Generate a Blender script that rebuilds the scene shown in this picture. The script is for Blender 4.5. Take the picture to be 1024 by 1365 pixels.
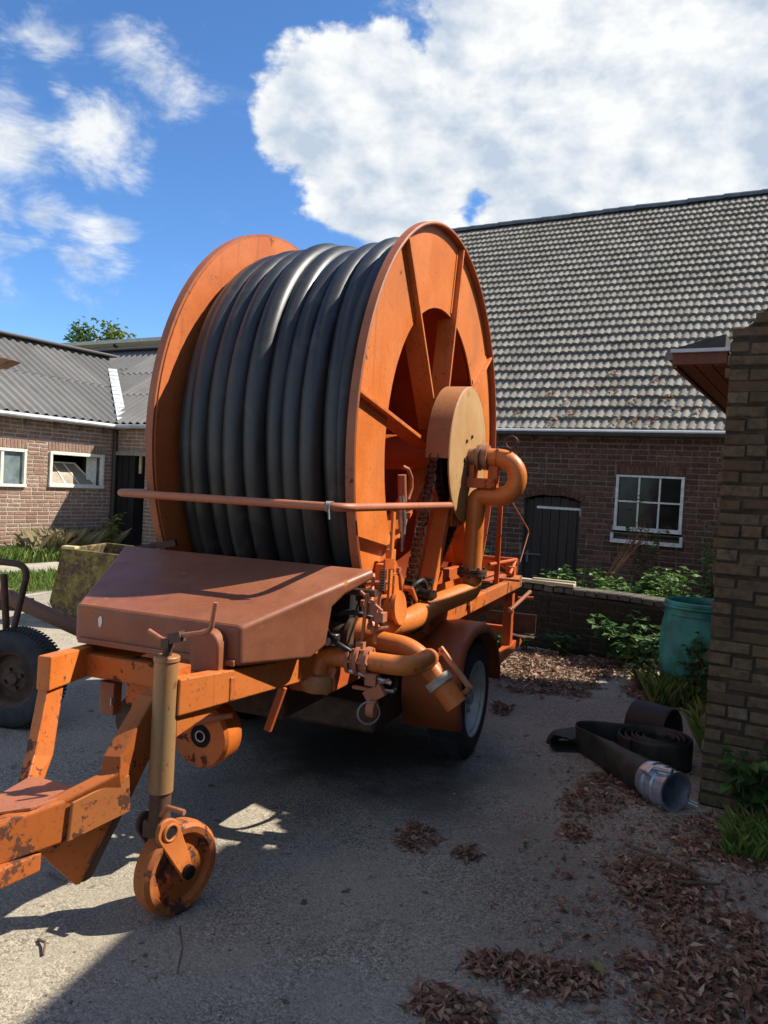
import bpy, math, random
from mathutils import Vector, Matrix, noise as mnoise
from math import sin, cos, pi, radians, sqrt, atan2

for o in list(bpy.data.objects):
    bpy.data.objects.remove(o)
SC = bpy.context.scene
COL = SC.collection
rng = random.Random(7)

# ------------------------------------------------------------------ camera
ROLL, PITCH, EYE = 0.055, math.atan(34.5 / 1050.0), 1.5
fw = Vector((0, cos(PITCH), -sin(PITCH)))
up = Vector((0, sin(PITCH), cos(PITCH)))
rt = Vector((1, 0, 0))
cx = rt * cos(ROLL) + up * sin(ROLL)
cy = -rt * sin(ROLL) + up * cos(ROLL)
cam = bpy.data.cameras.new('camera')
cam.sensor_fit = 'VERTICAL'
cam.sensor_height = 24.0
cam.lens = 24.0 * 1050.0 / 1365.0
cam.clip_start = 0.05
cam.clip_end = 2000
camo = bpy.data.objects.new('camera', cam)
COL.objects.link(camo)
m = Matrix((cx, cy, -fw)).transposed().to_4x4()
m.translation = (0, 0, EYE)
camo.matrix_world = m
SC.camera = camo

# ------------------------------------------------------------------ sun, sky, exposure
SUN_ELEV = radians(48.0)
SUN_AZ = radians(11.5)                      # counted from +X towards +Y
sdir = Vector((cos(SUN_AZ) * cos(SUN_ELEV), sin(SUN_AZ) * cos(SUN_ELEV), sin(SUN_ELEV)))
sun = bpy.data.lights.new('sun', 'SUN')
sun.energy = 5.0
sun.angle = radians(0.53)
sun.color = (1.0, 0.93, 0.82)
suno = bpy.data.objects.new('sun', sun)
suno.rotation_euler = (-sdir).to_track_quat('-Z', 'Y').to_euler()
COL.objects.link(suno)

SC.view_settings.view_transform = 'Standard'
SC.view_settings.look = 'None'
SC.view_settings.exposure = 0.75
SC.view_settings.gamma = 1.0
SC.view_settings.use_curve_mapping = False

world = bpy.data.worlds.new('World')
SC.world = world
world.use_nodes = True
world.cycles.sampling_method = 'MANUAL'
world.cycles.sample_map_resolution = 512
SC.cycles.max_bounces = 6
SC.cycles.diffuse_bounces = 2
SC.cycles.glossy_bounces = 2
SC.cycles.transmission_bounces = 3
SC.cycles.transparent_max_bounces = 4


class NT:
    """small helper round a node tree"""
    def __init__(self, tree):
        self.t = tree
        self.n = tree.nodes
        self.l = tree.links

    def new(self, typ, inputs=None, **props):
        n = self.n.new(typ)
        for k, v in props.items():
            setattr(n, k, v)
        for k, v in (inputs or {}).items():
            if isinstance(v, bpy.types.NodeSocket):
                self.l.new(v, n.inputs[k])
            else:
                n.inputs[k].default_value = v
        return n

    def math(self, op, a, b=None, clamp=False):
        n = self.new('ShaderNodeMath', operation=op, use_clamp=clamp)
        for i, v in enumerate((a, b)):
            if v is None:
                continue
            if isinstance(v, bpy.types.NodeSocket):
                self.l.new(v, n.inputs[i])
            else:
                n.inputs[i].default_value = v
        return n.outputs[0]

    def step(self, v, a, b, lo=0.0, hi=1.0):
        n = self.new('ShaderNodeMapRange', {'Value': v, 'From Min': a, 'From Max': b, 'To Min': lo, 'To Max': hi},
                     interpolation_type='SMOOTHSTEP')
        return n.outputs[0]

    def noise(self, vec, scale, detail=4.0, rough=0.55, dist=0.0):
        i = {'Scale': scale, 'Detail': detail, 'Roughness': rough, 'Distortion': dist}
        if vec is not None:
            i['Vector'] = vec
        return self.new('ShaderNodeTexNoise', i).outputs['Fac']

    def mix(self, f, a, b, blend='MIX'):
        n = self.new('ShaderNodeMix', data_type='RGBA', blend_type=blend)
        for idx, v in ((0, f), (6, a), (7, b)):
            if isinstance(v, bpy.types.NodeSocket):
                self.l.new(v, n.inputs[idx])
            elif idx == 0:
                n.inputs[0].default_value = v
            else:
                n.inputs[idx].default_value = (*v, 1) if len(v) == 3 else v
        return n.outputs[2]


def build_world():
    w = NT(world.node_tree)
    w.n.clear()
    sky = w.new('ShaderNodeTexSky', sky_type='NISHITA')
    sky.sun_disc = False
    sky.sun_elevation = SUN_ELEV
    sky.sun_rotation = pi / 2 - SUN_AZ
    sky.altitude = 900
    sky.air_density = 0.85
    sky.dust_density = 0.0
    sky.ozone_density = 6.0
    tc = w.new('ShaderNodeTexCoord').outputs['Generated']
    # cumulus: hand-placed cloud cores in world directions, edges broken up by noise
    cores = [((-.094, .907, .41), .115, 1), ((-.019, .896, .443), .13, 1), ((.08, .88, .471), .16, 1),
             ((.20, .85, .48), .20, 1), ((.318, .823, .47), .22, 1), ((-.045, .935, .35), .10, 1), ((.03, .928, .368), .13, 1), ((.153, .905, .398), .18, 1),
             ((.292, .867, .405), .22, 1), ((.42, .84, .36), .24, 1), ((.04, .955, .30), .10, .9), ((.14, .94, .32), .12, .9),
             ((.25, .76, .60), .28, 1), ((.7, .6, .4), .28, 1)]
    wisps = [((-.348, .865, .361), .10, .85), ((-.42, .85, .350), .12, .9), ((-.30, .885, .345), .06, .7), ((-.40, .878, .285), .085, .75), ((-.350, .905, .250), .085, .8),
             ((-.45, .86, .27), .10, .85), ((-.269, .861, .431), .085, .85), ((-.209, .855, .475), .06, .7), ((-.373, .821, .432), .05, .65),
             ((-.365, .843, .398), .035, .75), ((.01, .86, .512), .06, .7)]
    mask = None
    for c, r, wt in cores:
        d = w.new('ShaderNodeVectorMath', operation='DISTANCE')
        w.l.new(tc, d.inputs[0])
        d.inputs[1].default_value = Vector(c).normalized()
        v = w.step(d.outputs['Value'], r * 1.12, 0.0, 0.0, wt)
        mask = v if mask is None else w.math('MAXIMUM', mask, v)
    # far from the view the same kind of broken cumulus goes on
    dd = w.new('ShaderNodeVectorMath', operation='DISTANCE')
    w.l.new(tc, dd.inputs[0])
    dd.inputs[1].default_value = Vector((0, .93, .36)).normalized()
    away = w.step(dd.outputs['Value'], 0.75, 1.1)
    low = w.step(w.noise(tc, 2.1, 2.0), 0.48, 0.66)
    mask = w.math('MAXIMUM', mask, w.math('MULTIPLY', away, low))
    stretch = w.new('ShaderNodeVectorMath', operation='MULTIPLY')
    w.l.new(tc, stretch.inputs[0])
    stretch.inputs[1].default_value = (1, 1, 1.55)
    tc2 = stretch.outputs[0]
    n1 = w.noise(tc2, 8.5, 6.0, 0.56, 0.1)
    off = w.new('ShaderNodeVectorMath', operation='ADD')
    w.l.new(tc2, off.inputs[0])
    off.inputs[1].default_value = (0.020, 0.0, 0.026)
    n2 = w.noise(off.outputs[0], 8.5, 6.0, 0.56, 0.1)
    dens = w.math('ADD', mask, w.math('MULTIPLY', w.math('SUBTRACT', n1, 0.5), 1.75))
    alpha = w.step(dens, 0.30, 0.50)
    # thin streaky cloud in the clear half of the sky
    wmask = None
    for c, r, wt in wisps:
        d = w.new('ShaderNodeVectorMath', operation='DISTANCE')
        w.l.new(tc, d.inputs[0])
        d.inputs[1].default_value = Vector(c).normalized()
        v = w.step(d.outputs['Value'], r * 1.2, 0.0, 0.0, wt)
        wmask = v if wmask is None else w.math('MAXIMUM', wmask, v)
    mp = w.new('ShaderNodeMapping', {'Vector': tc, 'Rotation': (0.0, radians(-14), 0.0), 'Scale': (1.0, 1.0, 2.1)})
    n4 = w.noise(mp.outputs[0], 8.0, 5.0, 0.66, 0.35)
    wa_ = w.step(w.math('ADD', wmask, w.math('MULTIPLY', w.math('SUBTRACT', n4, 0.5), 2.0)), 0.36, 1.02, 0.0, 0.95)
    thin = w.math('MULTIPLY', w.step(n4, 0.56, 0.82), 0.16)
    alpha = w.math('MAXIMUM', alpha, w.math('MAXIMUM', wa_, thin))
    # relief of the cloud: lit towards the sun, greyer in its thick middle and below
    relief = w.math('ADD', w.math('MULTIPLY', w.math('SUBTRACT', n1, n2), 4.6), 0.75)
    thick = w.step(dens, 0.50, 1.15)
    big = w.step(w.noise(tc2, 3.6, 3.0), 0.36, 0.58)
    lit = w.math('SUBTRACT', relief, w.math('MULTIPLY', w.math('MULTIPLY', thick, big), 0.60), clamp=True)
    ccol = w.mix(lit, (2.5, 2.95, 3.55), (4.5, 4.58, 4.6))
    hs = w.new('ShaderNodeHueSaturation', {'Saturation': 1.10, 'Value': 0.96, 'Color': sky.outputs[0]})
    col = w.mix(alpha, hs.outputs[0], ccol)
    bg = w.new('ShaderNodeBackground', {'Color': col, 'Strength': 0.13})
    out = w.new('ShaderNodeOutputWorld')
    w.l.new(bg.outputs[0], out.inputs[0])


build_world()


# ------------------------------------------------------------------ mesh helpers
class MB:
    def __init__(self):
        self.v = []
        self.f = []

    def add(self, vs, fs):
        b = len(self.v)
        self.v += [tuple(p) for p in vs]
        self.f += [tuple(i + b for i in q) for q in fs]
        return self

    def box(self, c, s, rot=None):
        hx, hy, hz = s[0] / 2, s[1] / 2, s[2] / 2
        c = Vector(c)
        vs = [Vector((x, y, z)) for z in (-hz, hz) for y in (-hy, hy) for x in (-hx, hx)]
        if rot is not None:
            vs = [rot @ p for p in vs]
        return self.add([p + c for p in vs], [(0, 2, 3, 1), (4, 5, 7, 6), (0, 1, 5, 4), (2, 6, 7, 3), (0, 4, 6, 2), (1, 3, 7, 5)])

    def bar(self, a, b, w, h, up_=(0, 0, 1), w2=None, h2=None):
        """rectangular beam from a to b; w across, h along up_"""
        a, b = Vector(a), Vector(b)
        d = (b - a).normalized()
        s = d.cross(Vector(up_)).normalized()
        t = s.cross(d).normalized()
        w2 = w if w2 is None else w2
        h2 = h if h2 is None else h2
        vs = []
        for p, ww, hh in ((a, w, h), (b, w2, h2)):
            vs += [p - s * ww / 2 - t * hh / 2, p + s * ww / 2 - t * hh / 2, p + s * ww / 2 + t * hh / 2, p - s * ww / 2 + t * hh / 2]
        return self.add(vs, [(3, 2, 1, 0), (4, 5, 6, 7), (0, 1, 5, 4), (1, 2, 6, 5), (2, 3, 7, 6), (3, 0, 4, 7)])

    def tube(self, pts, r, seg=14, cap=True, closed=False):
        pts = [Vector(p) for p in pts]
        n = len(pts)
        rs = r if isinstance(r, (list, tuple)) else [r] * n
        tang = []
        for i in range(n):
            if closed:
                t = pts[(i + 1) % n] - pts[i - 1]
            else:
                t = pts[min(i + 1, n - 1)] - pts[max(i - 1, 0)]
            tang.append(t.normalized())
        ref = Vector((0, 0, 1)) if abs(tang[0].z) < 0.9 else Vector((1, 0, 0))
        nrm = (ref - tang[0] * ref.dot(tang[0])).normalized()
        vs = []
        for i in range(n):
            if i:
                nrm = (nrm - tang[i] * nrm.dot(tang[i]))
                nrm.normalize()
            bi = tang[i].cross(nrm)
            for k in range(seg):
                a = 2 * pi * k / seg
                vs.append(pts[i] + (nrm * cos(a) + bi * sin(a)) * rs[i])
        fs = []
        m_ = n if closed else n - 1
        for i in range(m_):
            j = (i + 1) % n
            for k in range(seg):
                k2 = (k + 1) % seg
                fs.append((i * seg + k, i * seg + k2, j * seg + k2, j * seg + k))
        if cap and not closed:
            fs.append(tuple(reversed(range(seg))))
            fs.append(tuple((n - 1) * seg + k for k in range(seg)))
        return self.add(vs, fs)

    def cyl(self, a, b, r, seg=24, r2=None):
        return self.tube([a, b], [r, r if r2 is None else r2], seg)

    def lathe(self, prof, axis_o, axis='x', seg=64, a0=0.0, a1=2 * pi, closed_prof=False):
        """prof: list of (radius, along-axis); the axis passes through axis_o"""
        full = abs(a1 - a0 - 2 * pi) < 1e-6
        n = len(prof)
        cnt = seg if full else seg + 1
        vs = []
        o = Vector(axis_o)
        for i in range(cnt):
            a = a0 + (a1 - a0) * i / seg
            for r, t in prof:
                if axis == 'x':
                    vs.append(o + Vector((t, r * cos(a), r * sin(a))))
                elif axis == 'y':
                    vs.append(o + Vector((r * sin(a), t, r * cos(a))))
                else:
                    vs.append(o + Vector((r * cos(a), r * sin(a), t)))
        fs = []
        for i in range(cnt if full else cnt - 1):
            j = (i + 1) % cnt
            for k in range(n if closed_prof else n - 1):
                k2 = (k + 1) % n
                fs.append((i * n + k, i * n + k2, j * n + k2, j * n + k))
        return self.add(vs, fs)

    def prism(self, poly, d):
        """poly: planar list of 3D points, extruded along vector d"""
        d = Vector(d)
        p = [Vector(q) for q in poly]
        n = len(p)
        fs = [tuple(reversed(range(n))), tuple(range(n, 2 * n))]
        for i in range(n):
            j = (i + 1) % n
            fs.append((i, j, n + j, n + i))
        return self.add(p + [q + d for q in p], fs)

    def torus(self, c, R, r, nrm=(0, 0, 1), seg=32, s2=10):
        nrm = Vector(nrm).normalized()
        a = nrm.orthogonal().normalized()
        b = nrm.cross(a)
        c = Vector(c)
        return self.tube([c + (a * cos(2 * pi * i / seg) + b * sin(2 * pi * i / seg)) * R for i in range(seg)], r, s2, closed=True)

    def build(self, name, mat, parent=None, smooth=35, bevel=0.0, bseg=2, loc=None, rotz=None):
        me = bpy.data.meshes.new(name)
        me.from_pydata(self.v, [], self.f)
        me.validate()
        me.update()
        # consistent outward normals
        import bmesh
        bm = bmesh.new()
        bm.from_mesh(me)
        bmesh.ops.recalc_face_normals(bm, faces=bm.faces)
        bm.to_mesh(me)
        bm.free()
        return link_mesh(name, me, mat, parent, smooth, bevel, bseg, loc, rotz)

    def raw(self, name, mat, parent=None, smooth=None, loc=None, rotz=None):
        me = bpy.data.meshes.new(name)
        me.from_pydata(self.v, [], self.f)
        me.update()
        return link_mesh(name, me, mat, parent, smooth, 0, 2, loc, rotz)


def link_mesh(name, me, mat, parent=None, smooth=None, bevel=0.0, bseg=2, loc=None, rotz=None):
    if smooth:
        me.polygons.foreach_set('use_smooth', [True] * len(me.polygons))
        me.set_sharp_from_angle(angle=radians(smooth))
    if not me.materials:
        me.materials.append(mat)
    o = bpy.data.objects.new(name, me)
    COL.objects.link(o)
    if parent:
        o.parent = parent
    if loc is not None:
        o.location = loc
    if rotz is not None:
        o.rotation_euler.z = rotz
    if bevel:
        b = o.modifiers.new('bevel', 'BEVEL')
        b.width = bevel
        b.segments = bseg
        b.limit_method = 'ANGLE'
        b.angle_limit = radians(40)
    return o


def thing(name, label, cat, loc=(0, 0, 0), rotz=0.0, group=None):
    o = bpy.data.objects.new(name, None)
    o.empty_display_size = 0.2
    COL.objects.link(o)
    o.location = loc
    o.rotation_euler.z = rotz
    return tag(o, label, cat, group)


def tag(o, label=None, cat=None, group=None, kind=None):
    if label:
        o['label'] = label
    if cat:
        o['category'] = cat
    if group:
        o['group'] = group
    if kind:
        o['kind'] = kind
    return o


def fillet(pts, rad, n=7):
    """round the corners of a polyline"""
    pts = [Vector(p) for p in pts]
    out = [pts[0]]
    for i in range(1, len(pts) - 1):
        p, a, b = pts[i], pts[i - 1], pts[i + 1]
        da, db = (a - p), (b - p)
        r = min(rad, da.length * 0.49, db.length * 0.49)
        pa, pb = p + da.normalized() * r, p + db.normalized() * r
        for k in range(n + 1):
            t = k / n
            out.append(pa * (1 - t) ** 2 + p * 2 * t * (1 - t) + pb * t * t)
    out.append(pts[-1])
    return out


# ------------------------------------------------------------------ materials
def new_mat(name):
    mt = bpy.data.materials.new(name)
    mt.use_nodes = True
    t = NT(mt.node_tree)
    bsdf = t.n['Principled BSDF']
    return mt, t, bsdf


def bump(t, bsdf, h, strength=0.3, dist=0.01):
    b = t.new('ShaderNodeBump', {'Height': h, 'Strength': strength, 'Distance': dist})
    t.l.new(b.outputs[0], bsdf.inputs['Normal'])


def setc(t, bsdf, sock, v):
    if isinstance(v, bpy.types.NodeSocket):
        t.l.new(v, bsdf.inputs[sock])
    elif hasattr(v, '__len__'):
        bsdf.inputs[sock].default_value = (*v, 1)
    else:
        bsdf.inputs[sock].default_value = v


def paint(name, base, faded, rust=(0.10, 0.035, 0.018), rust_amt=0.30, rough=0.42, grime=0.35, streak=0.0, edge=0.0, dent=0.0):
    mt, t, b = new_mat(name)
    tc = t.new('ShaderNodeTexCoord').outputs['Object']
    n1 = t.noise(tc, 2.6, 4.0, 0.6)
    col = t.mix(t.step(n1, 0.32, 0.70), base, faded)
    n2 = t.noise(tc, 1.3, 2.0, 0.6)
    dark = tuple(c * 0.55 for c in base)
    col = t.mix(t.math('MULTIPLY', t.step(n2, 0.50, 0.75), grime), col, dark)
    if streak:
        mp = t.new('ShaderNodeMapping', {'Vector': tc, 'Scale': (14, 14, 0.7)})
        sn = t.noise(mp.outputs[0], 1.0, 4.0)
        col = t.mix(t.math('MULTIPLY', t.step(sn, 0.55, 0.8), streak), col, tuple(c * 0.45 for c in base))
    n0 = t.noise(tc, 5.5, 4.0, 0.7, 0.6)
    col = t.mix(t.math('MULTIPLY', t.step(n0, 0.54, 0.74), 0.55 * grime), col, tuple(0.5 * c + 0.5 * d for c, d in zip(base, (0.16, 0.085, 0.05))))
    n3 = t.noise(tc, 11.0, 5.0, 0.68)
    lo = 0.74 - 0.22 * rust_amt
    rf = t.step(n3, lo, lo + 0.05)
    col = t.mix(rf, col, rust)
    sp = t.noise(tc, 60.0, 1.0, 0.6)
    col = t.mix(t.math('MULTIPLY', t.step(sp, 0.60, 0.72), 0.35), col, rust)
    if edge:
        # paint chipped off along the edges
        bv_ = t.new('ShaderNodeBevel', {'Radius': 0.010}, samples=3)
        ge = t.new('ShaderNodeNewGeometry')
        dt = t.new('ShaderNodeVectorMath', operation='DOT_PRODUCT')
        t.l.new(bv_.outputs[0], dt.inputs[0])
        t.l.new(ge.outputs['Normal'], dt.inputs[1])
        eg = t.step(dt.outputs['Value'], 0.985, 0.86)
        ew = t.math('MULTIPLY', eg, t.step(t.noise(tc, 24.0, 3.0, 0.7), 0.46, 0.56))
        col = t.mix(t.math('MULTIPLY', ew, edge), col, rust)
    setc(t, b, 'Base Color', col)
    setc(t, b, 'Roughness', t.math('ADD', t.math('MULTIPLY', rf, 0.4), t.step(n2, 0.2, 0.8, rough - 0.06, rough + 0.16)))
    b.inputs['Specular IOR Level'].default_value = 0.4
    if dent:
        dn = t.noise(tc, 4.5, 2.0, 0.5)
        b1 = t.new('ShaderNodeBump', {'Height': dn, 'Strength': dent, 'Distance': 0.05})
        b2 = t.new('ShaderNodeBump', {'Height': t.math('ADD', t.math('MULTIPLY', n3, 0.6), t.math('MULTIPLY', rf, -0.5)), 'Strength': 0.18, 'Distance': 0.006})
        t.l.new(b1.outputs[0], b2.inputs['Normal'])
        t.l.new(b2.outputs[0], b.inputs['Normal'])
    else:
        bump(t, b, t.math('ADD', t.math('MULTIPLY', n3, 0.6), t.math('MULTIPLY', rf, -0.5)), 0.18, 0.006)
    return mt


def plain(name, col, rough=0.6, metal=0.0, var=0.25, scale=12.0, bumpy=0.15, spec=0.4):
    mt, t, b = new_mat(name)
    tc = t.new('ShaderNodeTexCoord').outputs['Object']
    n = t.noise(tc, scale, 6.0, 0.62)
    lo = tuple(c * (1 - var) for c in col)
    hi = tuple(min(1, c * (1 + var)) for c in col)
    setc(t, b, 'Base Color', t.mix(t.step(n, 0.3, 0.7), lo, hi))
    setc(t, b, 'Roughness', t.step(n, 0.2, 0.8, max(0.05, rough - 0.1), min(1, rough + 0.1)))
    b.inputs['Metallic'].default_value = metal
    b.inputs['Specular IOR Level'].default_value = spec
    if bumpy:
        bump(t, b, n, bumpy, 0.005)
    return mt


def rand01(t):
    """a random value for each piece: by object and, in a joined mesh, by island"""
    oi = t.new('ShaderNodeObjectInfo').outputs['Random']
    gi = t.new('ShaderNodeNewGeometry').outputs['Random Per Island']
    return t.math('FRACT', t.math('ADD', oi, gi))


def brick_mat(name, cols, stain=(0.05, 0.045, 0.04), stain_amt=0.5, rough=0.9, moss=None, moss_amt=0.0, zfade=None):
    mt, t, b = new_mat(name)
    r = rand01(t)
    ramp = t.new('ShaderNodeValToRGB', {'Fac': r})
    e = ramp.color_ramp.elements
    e[0].position, e[0].color = 0.0, (*cols[0], 1)
    e[1].position, e[1].color = 1.0, (*cols[-1], 1)
    for i, c in enumerate(cols[1:-1], 1):
        q = e.new(i / (len(cols) - 1))
        q.color = (*c, 1)
    pos = t.new('ShaderNodeNewGeometry').outputs['Position']
    n = t.noise(pos, 28.0, 4.0, 0.65)
    col = t.mix(t.step(n, 0.35, 0.75), ramp.outputs[0], tuple(c * 0.6 for c in cols[0]))
    n2 = t.noise(pos, 1.1, 3.0, 0.6)
    col = t.mix(t.math('MULTIPLY', t.step(n2, 0.45, 0.72), stain_amt), col, stain)
    if moss:
        n3 = t.noise(pos, 3.2, 7.0, 0.7)
        col = t.mix(t.math('MULTIPLY', t.step(n3, 0.5, 0.68), moss_amt), col, moss)
    setc(t, b, 'Base Color', col)
    b.inputs['Roughness'].default_value = rough
    b.inputs['Specular IOR Level'].default_value = 0.2
    bump(t, b, t.noise(pos, 70.0, 3.0, 0.7), 0.5, 0.006)
    return mt


def leaf_mat(name, cols, rough=0.5, trans=0.25):
    mt, t, b = new_mat(name)
    gi = rand01(t)
    ramp = t.new('ShaderNodeValToRGB', {'Fac': gi})
    e = ramp.color_ramp.elements
    e[0].color = (*cols[0], 1)
    e[1].color = (*cols[-1], 1)
    for i, c in enumerate(cols[1:-1], 1):
        q = e.new(i / (len(cols) - 1))
        q.color = (*c, 1)
    setc(t, b, 'Base Color', ramp.outputs[0])
    b.inputs['Roughness'].default_value = rough
    b.inputs['Specular IOR Level'].default_value = 0.3
    if trans:
        tr = t.new('ShaderNodeBsdfTranslucent', {'Color': ramp.outputs[0]})
        mx = t.new('ShaderNodeMixShader', {'Fac': trans})
        t.l.new(b.outputs[0], mx.inputs[1])
        t.l.new(tr.outputs[0], mx.inputs[2])
        t.l.new(mx.outputs[0], t.n['Material Output'].inputs[0])
    return mt


def wood_mat(name, a, c, scale=(40, 40, 2.0), rough=0.75):
    mt, t, b = new_mat(name)
    tc = t.new('ShaderNodeTexCoord').outputs['Object']
    oi = t.new('ShaderNodeObjectInfo').outputs['Random']
    mp = t.new('ShaderNodeMapping', {'Vector': tc, 'Scale': scale})
    n = t.noise(mp.outputs[0], 1.0, 6.0, 0.65, 0.4)
    col = t.mix(t.step(n, 0.3, 0.7), a, c)
    col = t.mix(t.math('MULTIPLY', oi, 0.35), col, tuple(x * 0.5 for x in a))
    setc(t, b, 'Base Color', col)
    b.inputs['Roughness'].default_value = rough
    bump(t, b, n, 0.35, 0.004)
    return mt


def asphalt_mat():
    mt, t, b = new_mat('worn_asphalt')
    pos = t.new('ShaderNodeNewGeometry').outputs['Position']
    vor = t.new('ShaderNodeTexVoronoi', {'Vector': pos, 'Scale': 120.0, 'Randomness': 1.0}, feature='F1')
    vor2 = t.new('ShaderNodeTexVoronoi', {'Vector': pos, 'Scale': 260.0}, feature='F1')
    cell = t.new('ShaderNodeSeparateColor', {'Color': vor.outputs['Color']}).outputs[0]
    cell2 = t.new('ShaderNodeSeparateColor', {'Color': vor2.outputs['Color']}).outputs[1]
    n1 = t.noise(pos, 0.55, 3.0, 0.62)
    n2 = t.noise(pos, 1.9, 4.0, 0.66)
    base = t.mix(t.step(n1, 0.36, 0.66), (0.290, 0.253, 0.192), (0.385, 0.335, 0.253))
    # chippings: how much they show differs from place to place
    show = t.step(n2, 0.34, 0.66, 0.25, 0.85)
    base = t.mix(t.math('MULTIPLY', t.step(cell, 0.55, 0.15), show), base, (0.150, 0.130, 0.098))
    base = t.mix(t.math('MULTIPLY', t.step(cell, 0.80, 0.95), show), base, (0.50, 0.445, 0.34))
    base = t.mix(t.math('MULTIPLY', t.step(cell2, 0.90, 0.96), show), base, (0.58, 0.52, 0.41))
    base = t.mix(t.math('MULTIPLY', t.step(cell2, 0.14, 0.06), show), base, (0.085, 0.071, 0.054))
    # dirt drifts, damp and oily patches, small dark crumbs
    base = t.mix(t.step(n2, 0.56, 0.78, 0.0, 0.60), base, (0.150, 0.122, 0.088))
    n3 = t.noise(pos, 3.7, 3.0, 0.64)
    base = t.mix(t.step(n3, 0.64, 0.76, 0.0, 0.65), base, (0.080, 0.066, 0.050))
    n5 = t.noise(pos, 11.0, 2.0, 0.6)
    base = t.mix(t.step(n5, 0.67, 0.73, 0.0, 0.75), base, (0.052, 0.038, 0.026))
    n6 = t.noise(pos, 38.0, 1.0, 0.6)
    base = t.mix(t.step(n6, 0.70, 0.75, 0.0, 0.7), base, (0.045, 0.033, 0.022))
    # fine wandering cracks
    wr = t.new('ShaderNodeVectorMath', operation='ADD')
    t.l.new(pos, wr.inputs[0])
    nv = t.new('ShaderNodeTexNoise', {'Vector': pos, 'Scale': 2.3, 'Detail': 5.0})
    sc_ = t.new('ShaderNodeVectorMath', operation='SCALE')
    t.l.new(nv.outputs['Color'], sc_.inputs[0])
    sc_.inputs['Scale'].default_value = 0.55
    t.l.new(sc_.outputs[0], wr.inputs[1])
    ck = t.new('ShaderNodeTexVoronoi', {'Vector': wr.outputs[0], 'Scale': 0.62}, feature='DISTANCE_TO_EDGE')
    crack = t.math('MULTIPLY', t.step(ck.outputs['Distance'], 0.0055, 0.001), t.step(n1, 0.40, 0.52))
    base = t.mix(t.math('MULTIPLY', crack, 0.22), base, (0.045, 0.036, 0.026))
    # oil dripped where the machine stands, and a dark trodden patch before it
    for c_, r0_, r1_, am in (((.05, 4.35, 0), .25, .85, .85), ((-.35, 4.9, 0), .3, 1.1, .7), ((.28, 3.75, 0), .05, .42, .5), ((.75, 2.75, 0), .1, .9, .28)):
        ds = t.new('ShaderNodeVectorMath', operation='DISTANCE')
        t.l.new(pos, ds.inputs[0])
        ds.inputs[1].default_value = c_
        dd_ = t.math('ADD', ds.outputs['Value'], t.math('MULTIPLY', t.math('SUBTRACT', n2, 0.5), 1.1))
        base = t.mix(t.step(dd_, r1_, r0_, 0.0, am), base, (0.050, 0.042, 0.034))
    setc(t, b, 'Base Color', base)
    b.inputs['Roughness'].default_value = 0.92
    b.inputs['Specular IOR Level'].default_value = 0.2
    h = t.math('ADD', t.math('MULTIPLY', vor.outputs['Distance'], -0.8), t.math('MULTIPLY', t.noise(pos, 16.0, 5.0), 0.5))
    h = t.math('SUBTRACT', h, t.math('MULTIPLY', crack, 0.15))
    bump(t, b, h, 0.40, 0.006)
    return mt


def tile_mat():
    mt, t, b = new_mat('weathered_roof_tile')
    r = rand01(t)
    pos = t.new('ShaderNodeNewGeometry').outputs['Position']
    col = t.mix(r, (0.165, 0.150, 0.122), (0.265, 0.242, 0.20))
    n = t.noise(pos, 9.0, 4.0, 0.7)
    col = t.mix(t.step(n, 0.55, 0.75, 0.0, 0.45), col, (0.085, 0.077, 0.06))
    n2 = t.noise(pos, 30.0, 3.0, 0.7)
    col = t.mix(t.step(n2, 0.62, 0.72, 0.0, 0.35), col, (0.27, 0.235, 0.14))
    n3 = t.noise(pos, 0.8, 3.0)
    col = t.mix(t.step(n3, 0.5, 0.75, 0.0, 0.45), col, (0.13, 0.115, 0.09))
    setc(t, b, 'Base Color', col)
    b.inputs['Roughness'].default_value = 0.8
    b.inputs['Specular IOR Level'].default_value = 0.25
    bump(t, b, n2, 0.3, 0.005)
    return mt


def hose_mat():
    mt, t, b = new_mat('black_polyethylene_hose')
    tc = t.new('ShaderNodeTexCoord').outputs['Object']
    n = t.noise(tc, 2.2, 6.0, 0.62)
    n2 = t.noise(tc, 40.0, 4.0, 0.6)
    col = t.mix(t.step(n, 0.3, 0.72), (0.014, 0.0142, 0.0145), (0.032, 0.031, 0.028))
    col = t.mix(t.step(n2, 0.6, 0.8, 0.0, 0.35), col, (0.055, 0.050, 0.042))
    col = t.mix(t.step(t.noise(tc, 6.0, 4.0, 0.65, 0.5), 0.52, 0.70, 0.0, 0.55), col, (0.062, 0.057, 0.047))
    setc(t, b, 'Base Color', col)
    setc(t, b, 'Roughness', t.step(n, 0.25, 0.75, 0.36, 0.50))
    b.inputs['Specular IOR Level'].default_value = 0.52
    bump(t, b, n2, 0.06, 0.003)
    return mt


def glass_mat():
    mt, t, b = new_mat('old_window_glass')
    tc = t.new('ShaderNodeTexCoord').outputs['Object']
    n = t.noise(tc, 5.0, 4.0)
    setc(t, b, 'Base Color', t.mix(t.step(n, 0.35, 0.7), (0.008, 0.009, 0.008), (0.022, 0.022, 0.020)))
    b.inputs['Roughness'].default_value = 0.12
    b.inputs['Specular IOR Level'].default_value = 0.22
    bump(t, b, n, 0.08, 0.01)
    return mt


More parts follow.
